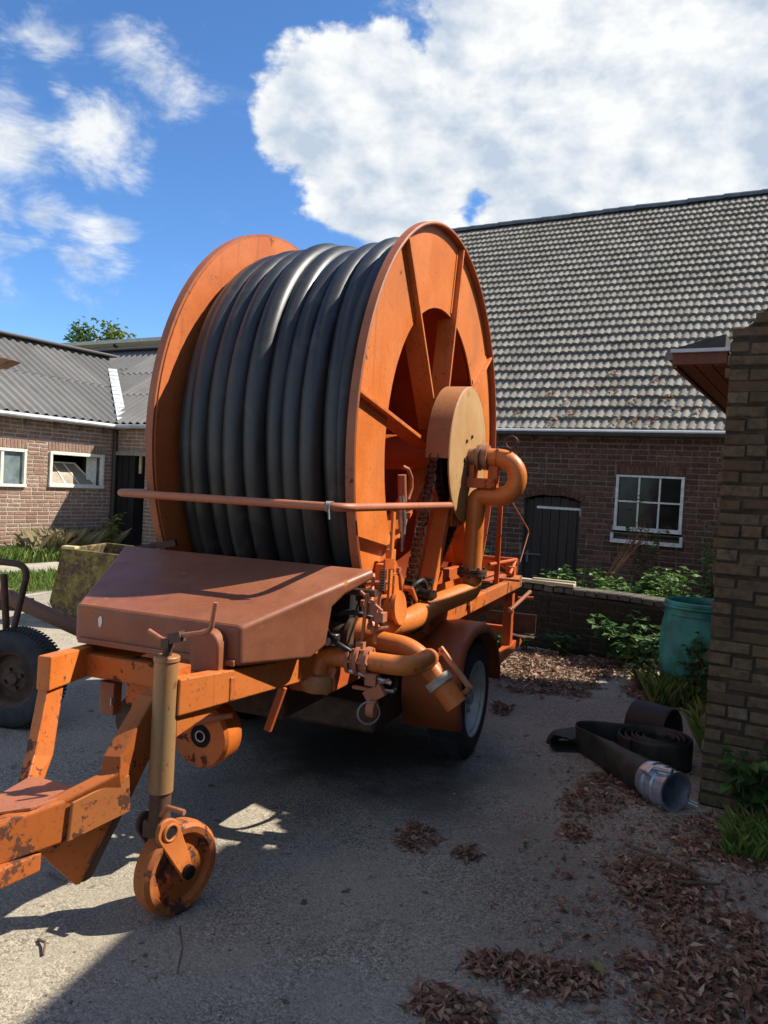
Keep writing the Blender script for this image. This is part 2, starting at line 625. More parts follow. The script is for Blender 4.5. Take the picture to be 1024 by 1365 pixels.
def corrugate_mat():
    mt, t, b = new_mat('fibre_cement_sheet')
    pos = t.new('ShaderNodeNewGeometry').outputs['Position']
    r = rand01(t)
    n = t.noise(pos, 2.0, 7.0, 0.65)
    col = t.mix(r, (0.12, 0.116, 0.108), (0.17, 0.163, 0.152))
    col = t.mix(t.step(n, 0.45, 0.7, 0.0, 0.6), col, (0.10, 0.092, 0.082))
    n2 = t.noise(pos, 25.0, 5.0, 0.7)
    col = t.mix(t.step(n2, 0.62, 0.75, 0.0, 0.5), col, (0.28, 0.26, 0.20))
    setc(t, b, 'Base Color', col)
    b.inputs['Roughness'].default_value = 0.85
    return mt


def moss_metal():
    mt, t, b = new_mat('mossy_tank')
    tc = t.new('ShaderNodeTexCoord').outputs['Object']
    n = t.noise(tc, 5.0, 9.0, 0.72)
    n2 = t.noise(tc, 22.0, 6.0, 0.7)
    col = t.mix(t.step(n, 0.44, 0.58), (0.085, 0.055, 0.035), (0.20, 0.165, 0.04))
    col = t.mix(t.step(n2, 0.48, 0.66, 0.0, 0.8), col, (0.34, 0.26, 0.09))
    col = t.mix(t.step(t.noise(tc, 2.2, 4.0, 0.6), 0.55, 0.66, 0.0, 0.8), col, (0.10, 0.055, 0.032))
    setc(t, b, 'Base Color', col)
    b.inputs['Roughness'].default_value = 0.95
    bump(t, b, t.math('ADD', n, n2), 0.8, 0.02)
    return mt


ORANGE = paint('faded_orange_paint', (0.56, 0.140, 0.020), (0.66, 0.20, 0.045), rust_amt=0.42, rough=0.44, grime=0.65, streak=0.5, edge=0.7, dent=0.06)
ORANGE2 = paint('worn_orange_paint', (0.54, 0.125, 0.014), (0.44, 0.13, 0.03), rust_amt=0.8, rough=0.5, grime=0.6, streak=0.4, edge=0.9)
INNERFL = paint('rusty_inner_flange', (0.46, 0.115, 0.028), (0.58, 0.165, 0.045), rust=(0.22, 0.07, 0.025), rust_amt=0.55, rough=0.5, grime=0.6, streak=0.5)  # redder, rusty paint of the left flange
OXIDE = paint('weathered_oxide_red_paint', (0.235, 0.074, 0.034), (0.325, 0.120, 0.062), rust=(0.40, 0.13, 0.022), rust_amt=0.42, rough=0.46, grime=0.70, streak=0.4, edge=0.8, dent=0.22)
PINKRUST = paint('bleached_red_oxide_steel', (0.36, 0.12, 0.06), (0.44, 0.16, 0.075), rust_amt=0.30, rough=0.5)
RIMRED = paint('shade_toned_rim_paint', (0.30, 0.085, 0.035), (0.40, 0.13, 0.05), rust_amt=0.35, rough=0.5)  # darker than the flange: shade on its front edge put into the colour
DRUMRED = paint('shade_toned_drum_red', (0.26, 0.040, 0.010), (0.32, 0.060, 0.014), rust_amt=0.2, rough=0.55)  # red darkened to carry the deep shade inside the drum opening
REDOR = paint('deep_orange_red_paint', (0.42, 0.075, 0.015), (0.50, 0.11, 0.02), rust_amt=0.25, rough=0.45)
TAN = paint('bleached_tan_paint', (0.40, 0.21, 0.075), (0.52, 0.33, 0.14), rust=(0.34, 0.14, 0.045), rust_amt=0.5, rough=0.55, grime=0.4, streak=0.35)
JACKP = paint('orange_with_highlight_green', (0.38, 0.150, 0.050), (0.29, 0.205, 0.095), rust=(0.16, 0.06, 0.025), rust_amt=0.6, rough=0.36, streak=0.4)  # greenish tone paints in the post's highlight, spread as random patches
BROWNST = plain('brown_rusty_steel', (0.085, 0.045, 0.028), 0.65, 0.2, 0.4, 18)
DARKST = plain('greasy_dark_steel', (0.022, 0.018, 0.015), 0.42, 0.5, 0.5, 30)
CHAINM = plain('oily_chain_steel', (0.075, 0.068, 0.062), 0.34, 0.8, 0.6, 60)
GALV = plain('galvanised_steel', (0.42, 0.43, 0.43), 0.42, 0.75, 0.25, 14)
ALU = plain('aluminium_coupling', (0.50, 0.53, 0.58), 0.38, 0.8, 0.2, 20)
RUBBER = plain('tyre_rubber', (0.022, 0.021, 0.02), 0.78, 0, 0.35, 22, 0.2)
DUSTRUB = plain('dusty_tyre_rubber', (0.035, 0.034, 0.033), 0.8, 0, 0.4, 15, 0.25)
RIM = plain('dull_silver_wheel_paint', (0.42, 0.42, 0.36), 0.45, 0.25, 0.2, 9)
RUSTRIM = plain('rusty_wheel_disc', (0.10, 0.055, 0.035), 0.75, 0.1, 0.4, 12)
HOSE = hose_mat()
FLATHOSE = plain('dark_olive_lay_flat_hose', (0.030, 0.031, 0.022), 0.6, 0, 0.45, 9, 0.2)
FLATHOSE_IN = plain('hose_lining', (0.020, 0.019, 0.016), 0.6, 0, 0.3, 9)
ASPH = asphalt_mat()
TILE = tile_mat()
RIDGE = plain('slate_grey_ridge_tile', (0.09, 0.10, 0.11), 0.6, 0, 0.3, 6)
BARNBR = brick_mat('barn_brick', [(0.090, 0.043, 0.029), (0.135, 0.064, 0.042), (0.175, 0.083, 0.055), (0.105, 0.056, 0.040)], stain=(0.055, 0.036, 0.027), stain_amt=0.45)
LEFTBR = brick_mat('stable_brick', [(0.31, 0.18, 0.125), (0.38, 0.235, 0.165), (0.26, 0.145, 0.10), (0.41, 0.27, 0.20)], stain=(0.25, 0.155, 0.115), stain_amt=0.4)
SHEDBR = brick_mat('shed_brick', [(0.125, 0.090, 0.052), (0.175, 0.125, 0.072), (0.110, 0.072, 0.042), (0.155, 0.115, 0.066), (0.20, 0.15, 0.10)], stain=(0.075, 0.060, 0.034), stain_amt=0.5, moss=(0.13, 0.115, 0.03), moss_amt=0.5)
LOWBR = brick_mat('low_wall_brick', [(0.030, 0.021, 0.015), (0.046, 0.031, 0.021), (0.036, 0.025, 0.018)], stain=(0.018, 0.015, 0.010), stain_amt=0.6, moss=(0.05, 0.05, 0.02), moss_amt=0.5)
COPING = brick_mat('coping_brick', [(0.10, 0.085, 0.065), (0.16, 0.14, 0.11), (0.13, 0.105, 0.08)], stain=(0.06, 0.06, 0.03), stain_amt=0.5)
MORTAR = plain('lime_mortar', (0.165, 0.14, 0.11), 0.95, 0, 0.3, 14, 0.4, 0.1)
MORTARD = plain('dirty_mortar', (0.055, 0.045, 0.032), 0.95, 0, 0.4, 10, 0.4, 0.1)
MORTARL = plain('pale_mortar', (0.42, 0.38, 0.31), 0.95, 0, 0.25, 14, 0.4, 0.1)
DARKDOOR = wood_mat('dark_stained_boards', (0.022, 0.013, 0.009), (0.040, 0.024, 0.016))
SOFFIT = wood_mat('red_brown_soffit_boards', (0.13, 0.045, 0.026), (0.17, 0.062, 0.034))
PALEWOOD = wood_mat('bleached_timber', (0.42, 0.33, 0.20), (0.56, 0.46, 0.30), (3, 30, 30))
BLACKBD = wood_mat('black_tarred_boards', (0.010, 0.009, 0.008), (0.020, 0.017, 0.015))
WHITEP = plain('old_white_paint', (0.60, 0.59, 0.54), 0.6, 0, 0.2, 20, 0.3)
CREAM = plain('cream_paint', (0.70, 0.68, 0.58), 0.6, 0, 0.12, 20, 0.2)
GLASS = glass_mat()
CORR = corrugate_mat()
GUTTER = plain('zinc_gutter', (0.44, 0.45, 0.44), 0.5, 0.4, 0.2, 8)
GUTDARK = plain('dark_gutter_board', (0.02, 0.02, 0.02), 0.7, 0, 0.3, 8)
TEAL = plain('teal_plastic_drum', (0.045, 0.27, 0.215), 0.5, 0, 0.45, 4, 0.15)
MOSS = moss_metal()
CONC = plain('sunlit_concrete', (0.36, 0.325, 0.26), 0.9, 0, 0.2, 3, 0.2)
SOIL = plain('dark_soil', (0.05, 0.038, 0.026), 1.0, 0, 0.4, 6, 0.4)
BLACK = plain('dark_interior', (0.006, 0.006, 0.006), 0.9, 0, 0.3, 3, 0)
LEAFLIT = leaf_mat('dry_fallen_leaves', [(0.110, 0.052, 0.032), (0.26, 0.130, 0.078), (0.42, 0.245, 0.155), (0.19, 0.080, 0.048), (0.56, 0.38, 0.25)], 0.65, 0.1)
LEAFPALE = leaf_mat('pale_dry_leaves', [(0.20, 0.115, 0.07), (0.30, 0.18, 0.11), (0.40, 0.265, 0.17), (0.16, 0.08, 0.047)], 0.65, 0.1)
GREENL = leaf_mat('weed_leaf', [(0.035, 0.085, 0.020), (0.055, 0.13, 0.028), (0.085, 0.17, 0.035), (0.03, 0.075, 0.028)])
NETTLE = leaf_mat('nettle_leaf', [(0.05, 0.12, 0.02), (0.085, 0.18, 0.03), (0.13, 0.23, 0.04), (0.05, 0.11, 0.03)])
YELLOWL = leaf_mat('yellow_green_leaf', [(0.16, 0.20, 0.04), (0.26, 0.28, 0.06), (0.12, 0.18, 0.04)])
BROWNL = leaf_mat('withered_leaf', [(0.20, 0.075, 0.025), (0.28, 0.12, 0.04), (0.14, 0.05, 0.02)])
GRASSM = leaf_mat('grass_blade', [(0.08, 0.16, 0.025), (0.14, 0.24, 0.04), (0.20, 0.29, 0.06), (0.30, 0.29, 0.12)])
DRYGR = leaf_mat('dry_grass', [(0.28, 0.23, 0.12), (0.36, 0.30, 0.17), (0.20, 0.19, 0.08)])
STEMM = plain('green_brown_stem', (0.09, 0.075, 0.035), 0.8, 0, 0.3, 20)
TWIGM = plain('dry_twig', (0.13, 0.085, 0.055), 0.85, 0, 0.3, 30)
BARK = plain('tree_bark', (0.09, 0.07, 0.05), 0.9, 0, 0.3, 10)
TREEL = leaf_mat('tree_leaf', [(0.045, 0.10, 0.025), (0.075, 0.14, 0.03), (0.11, 0.17, 0.04)])
TREEL2 = leaf_mat('yellowing_tree_leaf', [(0.10, 0.14, 0.02), (0.17, 0.20, 0.03), (0.07, 0.11, 0.02)])

# ------------------------------------------------------------------ ground
YAW = radians(29.7)                       # the farmyard's axes
D_ = Vector((cos(YAW), -sin(YAW), 0))
N_ = Vector((sin(YAW), cos(YAW), 0))
LO = Vector((-4.913, 14.25, 0))           # inner corner of the stable on the left
BO = Vector((2.260, 11.0, 0))             # on the barn wall
SH = Vector((1.656, 3.890, 0))            # corner of the shed on the right


def struct(name, mb, mat, label, z=0.0):
    o = mb.raw(name, mat)
    o['kind'] = 'structure'
    o['label'] = label
    return o


gb = MB()
gb.add([(-400, -400, 0), (400, -400, 0), (400, 400, 0), (-400, 400, 0)], [(0, 1, 2, 3)])
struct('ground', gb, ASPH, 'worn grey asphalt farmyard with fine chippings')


def frame_pts(o, pts, z):
    return [tuple(o + D_ * x + N_ * y + Vector((0, 0, z))) for x, y in pts]


pb = MB()
pb.add(frame_pts(LO, [(0.0, -14), (3.6, -14), (3.3, -4.0), (2.6, 0.0), (0.0, 0.0)], 0.004), [(0, 1, 2, 3, 4)])
struct('path', pb, CONC, 'pale concrete strip in front of the stable')
pb = MB()
pb.add(frame_pts(BO, [(-1.8, -2.9), (2.3, -2.9), (3.2, -2.9), (6, 0), (-1.8, 0)], 0.004), [(0, 1, 2, 3, 4)])
struct('flower_bed', pb, SOIL, 'dark soil bed between low wall and barn')

# ------------------------------------------------------------------ brick walls
def brick_mesh(name, l, d, h, mat, c=0.006):
    """chamfered brick, front towards -y, centre at its middle"""
    x, z = l / 2, h / 2
    vs = [(-x, d / 2, -z), (x, d / 2, -z), (x, d / 2, z), (-x, d / 2, z),
          (-x, -d / 2 + c, -z), (x, -d / 2 + c, -z), (x, -d / 2 + c, z), (-x, -d / 2 + c, z),
          (-x + c, -d / 2, -z + c), (x - c, -d / 2, -z + c), (x - c, -d / 2, z - c), (-x + c, -d / 2, z - c)]
    fs = [(0, 1, 5, 4), (1, 2, 6, 5), (2, 3, 7, 6), (3, 0, 4, 7), (4, 5, 9, 8), (5, 6, 10, 9), (6, 7, 11, 10), (7, 4, 8, 11), (8, 9, 10, 11)]
    me = bpy.data.meshes.new(name)
    me.from_pydata(vs, [], fs)
    me.materials.append(mat)
    me.update()
    return me


def place(name, me, parent, loc, rot=(0, 0, 0), scale=(1, 1, 1)):
    o = bpy.data.objects.new(name, me)
    COL.objects.link(o)
    o.parent = parent
    o.location = loc
    o.rotation_euler = rot
    o.scale = scale
    return o


def brick_wall(parent, loc, rotz, length, height, openings, bl, bh, joint, bmat, mmat, keep, thick=0.2, top=None, seed=1,
               skip=None, jitter=0.002, proud=0.007, name='wall', zrnd=0.0, limit=300, s0=0.0):
    """bricks laid in bond on a mortar core; keep(s, z) says which bricks are objects of their own"""
    r = random.Random(seed)
    core = MB()
    xs = sorted({s0, s0 + length} | {min(max(q, s0), s0 + length) for op in openings for q in op[:2]})
    zs = sorted({0.0, height} | {min(max(q, 0), height) for op in openings for q in op[2:4]})
    for a, b2 in zip(xs, xs[1:]):
        for c, d in zip(zs, zs[1:]):
            mx, mz = (a + b2) / 2, (c + d) / 2
            if any(op[0] < mx < op[1] and op[2] < mz < op[3] for op in openings):
                continue
            if top:
                continue
            core.box((mx, thick / 2, mz), (b2 - a, thick, d - c))
    if top:
        n = 40
        poly = [(s0, 0, 0)] + [(s0 + length, 0, 0)] + [(s0 + length * (1 - i / n), 0, top(s0 + length * (1 - i / n)) - 0.02) for i in range(n + 1)]
        core.prism(poly, (0, thick, 0))
    w = core.build(name, mmat, parent, smooth=None, loc=loc, rotz=rotz)
    me_s = [brick_mesh('brick', bl, 0.05, bh, bmat, 0.004 + 0.003 * k) for k in range(3)]
    half = (bl - joint) / 2
    me_h = [brick_mesh('brick', half, 0.05, bh, bmat, 0.005)]
    rest = MB()
    pitch = bh + joint
    nrow = int(math.ceil(height / pitch))
    cand = []
    for i in range(nrow):
        z = i * pitch + pitch / 2
        if z + bh / 2 > height + 0.001 and not top:
            continue
        s = s0 - bl * ((i * 0.5) % 1.0) - r.random() * 0.02
        k = i
        while s < s0 + length:
            header = r.random() < 0.22
            l = half if header else bl
            a, b2 = s, s + l
            s += l + joint
            k += 1
            segs = [(max(a, s0), min(b2, s0 + length))]
            for op in openings + (skip or []):
                if op[2] < z + bh * 0.45 and op[3] > z - bh * 0.45:
                    ns = []
                    for p, q in segs:
                        if op[1] <= p or op[0] >= q:
                            ns.append((p, q))
                        else:
                            if op[0] - p > 0.02:
                                ns.append((p, op[0]))
                            if q - op[1] > 0.02:
                                ns.append((op[1], q))
                    segs = ns
            for p, q in segs:
                if q - p < 0.025:
                    continue
                mx = (p + q) / 2
                if top and z + bh / 2 > top(mx) + 0.012:
                    continue
                cand.append((mx, z, q - p, header))
    singles = [c for c in cand if keep(c[0], c[1])]
    if len(singles) > limit:
        singles = singles[:limit]
    ss = set(id(c) for c in singles)
    for c in cand:
        mx, z, l, header = c
        off = proud + r.uniform(-jitter, jitter)
        dz = r.uniform(-1, 1) * (0.0015 + zrnd)
        if id(c) in ss:
            me = me_h[0] if header else me_s[r.randrange(3)]
            place('brick', me, w, (mx, 0.025 - off, z + dz), (0, r.uniform(-1, 1) * (0.004 + zrnd), r.uniform(-1, 1) * 0.006), (l / (half if header else bl), 1, 1))
        else:
            x0, x1, z0, z1, y0, y1 = mx - l / 2, mx + l / 2, z + dz - bh / 2, z + dz + bh / 2, -off, 0.03
            e = 0.005
            rest.add([(x0, y1, z0), (x1, y1, z0), (x1, y1, z1), (x0, y1, z1), (x0 + e, y0, z0 + e), (x1 - e, y0, z0 + e), (x1 - e, y0, z1 - e), (x0 + e, y0, z1 - e)],
                     [(0, 1, 5, 4), (1, 2, 6, 5), (2, 3, 7, 6), (3, 0, 4, 7), (4, 5, 6, 7)])
    if rest.v:
        tag(rest.raw('brickwork', bmat, w), kind='stuff')
    return w


def soldier_row(wall, bmat, x0, x1, z0, h, w_=0.056, gap=0.010, proud=0.008):
    n = max(1, int(round((x1 - x0) / (w_ + gap))))
    st = (x1 - x0) / n
    me = brick_mesh('brick', st - gap, 0.05, h, bmat)
    for i in range(n):
        place('brick', me, wall, (x0 + st * (i + .5), 0.025 - proud - rng.uniform(0, 0.002), z0 + h / 2), (0, rng.uniform(-.02, .02), 0))


# ------------------------------------------------------------------ barn behind on the right
barn = thing('barn', 'long dark brick barn with steep grey tiled roof behind the hose reel', 'barn', BO, -YAW)
EZ = 2.44
door_op = (-0.33, 0.48, 0.0, 1.50)
win_op = (0.935, 1.81, 1.06, 1.83)
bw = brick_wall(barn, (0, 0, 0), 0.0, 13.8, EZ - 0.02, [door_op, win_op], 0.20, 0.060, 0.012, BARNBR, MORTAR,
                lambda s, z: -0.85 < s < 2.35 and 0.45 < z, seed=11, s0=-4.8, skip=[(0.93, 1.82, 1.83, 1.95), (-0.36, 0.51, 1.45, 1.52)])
soldier_row(bw, BARNBR, 0.93, 1.82, 1.832, 0.128)
# segmental arch over the door
vm = brick_mesh('brick', 0.055, 0.05, 0.115, BARNBR)
for i in range(14):
    s = -0.37 + (0.52 + 0.37) * (i + .5) / 14
    q = (s - 0.075) / 0.445
    place('brick', vm, bw, (s, 0.025 - 0.011, 1.565 - 0.085 * q * q), (0, q * 0.38, 0))
mb = MB()
mb.box((0.075, 0.35, 1.1), (1.2, 0.02, 2.2))
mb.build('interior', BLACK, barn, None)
# door of boards
door = MB().box((0.075, 0.105, 0.72), (0.80, 0.02, 1.44)).build('door', DARKDOOR, barn, None)
x = -0.325
k = 0
while x < 0.46:
    wd = 0.115 + 0.02 * rng.random()
    wd = min(wd, 0.475 - x)
    h = 1.405 + 0.075 * (1 - ((x + wd / 2 - .075) / .4) ** 2)
    MB().box((x + wd / 2, 0.082 - 0.003 * (k % 2), h / 2), (wd - 0.006, 0.024, h)).build('plank', DARKDOOR, door, None, bevel=0.003)
    x += wd
    k += 1
hb = MB().box((0.165, 0.062, 1.325), (0.64, 0.010, 0.034))
hb.box((0.468, 0.060, 1.28), (0.02, 0.012, 0.09))
for bx in (-0.10, 0.08, 0.26, 0.42):
    hb.cyl((bx, 0.060, 1.325), (bx, 0.050, 1.325), 0.009, 8)
hb.build('hinge_strap', WHITEP, door, None)
lt = MB().box((-0.255, 0.060, 0.62), (0.028, 0.014, 0.17)).box((-0.16, 0.052, 0.655), (0.21, 0.018, 0.022)).box((-0.30, 0.054, 0.655), (0.07, 0.016, 0.03))
lt.build('latch', plain('grey_iron', (0.12, 0.125, 0.13), 0.5, 0.5), door, None, bevel=0.002)

# window with six panes
win = MB()
wx0, wx1, wz0, wz1 = 0.94, 1.805, 1.085, 1.825
for a in ((wx0, wx0 + 0.035), (wx1 - 0.04, wx1)):
    win.box(((a[0] + a[1]) / 2, 0.012, (wz0 + wz1) / 2), (a[1] - a[0], 0.06, wz1 - wz0))
win.box(((wx0 + wx1) / 2, 0.014, wz1 - 0.014), (wx1 - wx0 - 0.001, 0.056, 0.028)).box(((wx0 + wx1) / 2, 0.010, wz0 + 0.027), (wx1 - wx0 + 0.01, 0.075, 0.054))
window = win.build('window', WHITEP, barn, None, bevel=0.004)
ww = (wx1 - wx0 - 0.075) / 3
for i in (1, 2):
    MB().box((wx0 + 0.035 + ww * i, 0.016, (wz0 + wz1) / 2 + .012), (0.022, 0.03, wz1 - wz0 - .06)).build('muntin', WHITEP, window, None, bevel=0.003)
MB().box(((wx0 + wx1) / 2, 0.013, 1.475), (wx1 - wx0 - 0.07, 0.026, 0.022)).build('muntin', WHITEP, window, None, bevel=0.003)
for i in range(3):
    for j, (za, zb) in enumerate(((1.14, 1.465), (1.486, 1.80))):
        x0 = wx0 + 0.045 + ww * i
        MB().add([(x0, 0.022 + rng.uniform(0, .002), za), (x0 + ww - 0.02, 0.022 + rng.uniform(0, .003), za), (x0 + ww - 0.02, 0.024, zb), (x0, 0.024, zb)], [(0, 1, 2, 3)]).raw('pane', GLASS, window)
sl = MB().box(((wx0 + wx1) / 2, -0.020, 0.945), (wx1 - wx0 + 0.045, 0.075, 0.05)).box((wx0 - 0.008, -0.020, 1.01), (0.035, 0.06, 0.08)).box((wx1 + 0.005, -0.020, 1.01), (0.035, 0.06, 0.08))
sl.build('sill', WHITEP, window, None, bevel=0.004)
MB().box(((wx0 + wx1) / 2, 0.003, 1.012), (wx1 - wx0 - .01, 0.006, 0.075)).build('sill_gap', BLACK, window, None)

# roof: pitch 40 degrees, 30 courses of double-roll tiles
RP = radians(39.6)
GA = 0.2605
TW = 0.22
NROW = 30


def tile_profile():
    pr = []
    nn = 12
    for i in range(nn + 1):
        x_ = -TW / 2 + (TW + 0.012) * i / nn
        q = abs(sin(pi * (x_ + TW / 2) / (TW / 2)))
        pr.append((x_, 0.030 * q ** 0.62))
    return pr


def tile_geo(ln=0.33):
    pr = tile_profile()
    n = len(pr)
    vs = [(x_, 0, z_) for x_, z_ in pr] + [(x_, ln, z_ - 0.004) for x_, z_ in pr] + [(x_, 0.008, z_ - 0.036) for x_, z_ in pr]
    fs = []
    for i in range(n - 1):
        fs.append((i, i + 1, n + i + 1, n + i))
        fs.append((2 * n + i, 2 * n + i + 1, i + 1, i))
    return vs, fs


roof = MB()
y1, z1 = 6.0 + 0.18, EZ + 0.02 + (6.0 + .18) * math.tan(RP)
roof.add([(-4.8, -0.16, EZ - 0.10), (9.2, -0.16, EZ - 0.10), (9.2, 6.0, EZ - 0.10 + 6.16 * math.tan(RP)), (-4.8, 6.0, EZ - 0.10 + 6.16 * math.tan(RP)),
          (-4.8, 12.16, EZ - 0.10), (9.2, 12.16, EZ - 0.10)], [(0, 1, 2, 3), (3, 2, 5, 4)])
roofo = roof.raw('roof', plain('roof_boarding', (0.02, 0.018, 0.016), 0.9), barn)
tv, tf = tile_geo()
tme = bpy.data.meshes.new('tile')
tme.from_pydata(tv, [], tf)
tme.polygons.foreach_set('use_smooth', [True] * len(tf))
tme.set_sharp_from_angle(angle=radians(50))
tme.materials.append(TILE)
Rm = Matrix.Rotation(RP, 3, 'X')
rest = MB()
cnt = 0
for row in range(NROW):
    for c in range(int(13.8 / TW)):
        s = -4.7 + c * TW + (0.0 if row % 2 == 0 else 0.0)
        dsl = row * GA + rng.uniform(-.006, .006)
        yy = -0.16 + dsl * cos(RP)
        zz = EZ - 0.030 + dsl * sin(RP) + .018 * mnoise.noise(Vector((s * .45, row * .13, 0)))
        tilt = radians(8.5) + rng.uniform(-.012, .012)
        skew = rng.uniform(-.02, .02)
        R2 = Rm @ Matrix.Rotation(-tilt + 0.0, 3, 'X') @ Matrix.Rotation(skew, 3, 'Z')
        # a tile's head tucks under the course above
        if row < 20 and -0.95 < s < 2.40 and cnt < 300:
            o = place('tile', tme, roofo, (s, yy, zz), R2.to_euler())
            cnt += 1
        else:
            P = Vector((s, yy, zz))
            rest.add([R2 @ Vector(p) + P for p in tv], tf)
st = rest.raw('tile_field', TILE, roofo, smooth=50)
tag(st, kind='stuff')
ry, rz = 6.0, EZ - 0.02 + 6.16 * math.tan(RP)
for i in range(41):
    s = -4.8 + i * 0.335
    g = MB().lathe([(0.10, 0.0), (0.115, 0.0), (0.105, 0.36), (0.09, 0.36)], (s, ry, rz - 0.07 + rng.uniform(-.006, .006)), 'x', 10, 0, pi)
    g.raw('ridge_tile', RIDGE, roofo, smooth=40)
gt = MB().tube([(-4.8, -0.19, EZ - 0.085), (9.2, -0.19, EZ - 0.085)], 0.045, 12)
gt.build('gutter', plain('grey_gutter', (0.05, 0.05, 0.047), 0.6), barn, 40)
MB().tube([(-4.8, -0.255, EZ - 0.058), (9.2, -0.255, EZ - 0.055)], .017, 10).build('gutter_lip', plain('white_gutter_edge', (0.85, 0.85, 0.83), 0.4, 0, 0.05), barn, None)
MB().box((2.15, -0.10, EZ - 0.075), (13.9, 0.18, 0.02)).build('eaves_board', plain('grey_eaves_board', (0.16, 0.15, 0.13), 0.8), barn, None)
for s in (-0.75, -0.25, 0.25, 0.7, 1.2, 1.75, 2.2):
    MB().bar((s, -0.005, EZ - 0.17), (s, -0.16, EZ - 0.085), 0.03, 0.035).build('gutter_bracket', plain('bracket_wood', (0.10, 0.085, 0.07), 0.8), barn, None)
# back and gable walls of the barn
MB().box((2.1, 11.9, EZ / 2), (13.8, 0.2, EZ)).build('rear_wall', BARNBR, barn, None)
for s in (-4.7, 8.8):
    MB().prism([(s, 0.21, 0), (s, 11.79, 0), (s, 11.79, EZ - .1), (s, 6.0, EZ - .15 + 5.9 * math.tan(RP)), (s, 0.21, EZ - .1)], (0.18, 0, 0)).build('gable_wall', BARNBR, barn, None)
# leaves lodged on the tiles
for i, (s, row) in enumerate([(0.1, 2.4), (0.35, 3.5), (1.25, 4.4), (0.7, 3.4), (1.6, 1.5), (0.25, 1.3), (1.0, 2.3), (1.35, 0.6), (0.05, .5), (1.45, 2.6), (0.9, 0.5), (-0.5, 1.3), (1.9, 1.4), (1.1, 0.55), (0.6, 5.3), (-0.2, 3.2)]):
    g = MB()
    for k in range(7):
        dsl = row * GA + rng.uniform(-.06, .06)
        c = Vector((s + rng.uniform(-.07, .07), -0.16 + dsl * cos(RP), EZ + 0.005 + dsl * sin(RP) + rng.uniform(0, .02)))
        a = rng.uniform(0, 6.3)
        d1 = Rm @ Vector((cos(a), sin(a), rng.uniform(-.2, .3))) * rng.uniform(.02, .045)
        d2 = Rm @ Vector((-sin(a), cos(a), rng.uniform(-.2, .4))) * rng.uniform(.015, .03)
        g.add([c - d1, c + d2, c + d1, c - d2], [(0, 1, 2, 3)])
    tag(g.raw('roof_leaves', BROWNL if i % 2 else LEAFPALE, roofo), kind='stuff')

# ------------------------------------------------------------------ low wall in front of the barn
lw = thing('low_wall', 'low dark brick wall with brick coping in front of the barn', 'wall', Vector((2.57, 6.95, 0)), -YAW + 0.0)
# runs from the barrel to the left, behind the machine
lw.rotation_euler.z = atan2(7.84 - 6.95, 1.37 - 2.57) - pi
LWL = 5.2
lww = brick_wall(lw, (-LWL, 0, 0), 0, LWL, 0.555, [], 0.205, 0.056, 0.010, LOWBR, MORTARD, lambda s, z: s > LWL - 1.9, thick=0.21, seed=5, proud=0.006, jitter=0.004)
cm = brick_mesh('coping_brick', 0.098, 0.235, 0.058, COPING, 0.008)
xx = 0.0
while xx < LWL:
    place('coping_brick', cm, lww, (xx + 0.05, 0.105 - 0.006 + rng.uniform(-.006, .006), 0.593 + rng.uniform(-.004, .006)), (rng.uniform(-.02, .02), rng.uniform(-.03, .03), rng.uniform(-.02, .02)))
    xx += 0.108

# ------------------------------------------------------------------ shed on the right
shed = thing('brick_shed', 'brown brick shed corner at the right edge with overhanging eaves', 'shed', SH, -YAW)


def rake(s):
    base = 2.285 + 0.80 * (s + 0.06)
    return base + 0.018 * sin(s * 47) + (0.02 if s > 0.10 else -0.01)


brick_wall(shed, (0, 0, 0), 0, 2.3, 4.2, [], 0.19, 0.054, 0.010, SHEDBR, MORTARD, lambda s, z: s < 0.62, thick=0.22, top=rake, seed=21, proud=0.009, jitter=0.006, zrnd=0.009)
brick_wall(shed, (0.0, 0.22, 0), -pi / 2, 2.95, 2.22, [], 0.19, 0.054, 0.010, SHEDBR, MORTARD, lambda s, z: False, thick=0.2, seed=22, s0=-2.95, name='side_wall')
# quoin ends: rough left edge of the gable wall
q = MB()
for i in range(36):
    z = 0.032 + i * 0.064
    q.box((0.008 + rng.uniform(-.014, .006), 0.11 + rng.uniform(-.006, .006), z + rng.uniform(-.004, .004)), (0.03, 0.205, 0.052), Matrix.Rotation(rng.uniform(-.06, .06), 3, 'Y') @ Matrix.Rotation(rng.uniform(-.05, .05), 3, 'Z'))
q.build('corner_bricks', SHEDBR, shed, None, bevel=0.006)
# roof and eaves
sr = MB()
sr.prism([(-0.05, 0.225, 2.20), (1.35, 0.225, 3.26), (3.0, 0.225, 2.20), (3.0, 0.225, 2.24), (1.35, 0.225, 3.30), (-0.05, 0.225, 2.24)], (0, 2.95, 0))
sr.prism([(-0.27, 0.03, 2.282), (-0.03, 0.03, 2.282), (-0.03, 0.03, 2.345), (-0.12, 0.03, 2.325)], (0, 3.1, 0))
sr.build('roof', plain('shed_roof_tile', (0.06, 0.055, 0.05), 0.8), shed, None)
for i in range(3):
    MB().box((-0.045 - 0.085 * i, 1.62, 2.205 + .001 * i), (0.079, 3.1, 0.018)).build('soffit_board', SOFFIT, shed, None, bevel=0.002)
MB().box((-0.268, 1.62, 2.225), (0.022, 3.12, 0.075)).build('fascia_board', SOFFIT, shed, None, bevel=0.002)
MB().box((-0.15, 0.055, 2.232), (0.26, 0.02, 0.06)).build('end_board', SOFFIT, shed, None, bevel=0.002)
MB().box((-0.145, 0.040, 2.270), (0.29, 0.03, 0.020)).build('eaves_flashing', GUTTER, shed, None, bevel=0.003)
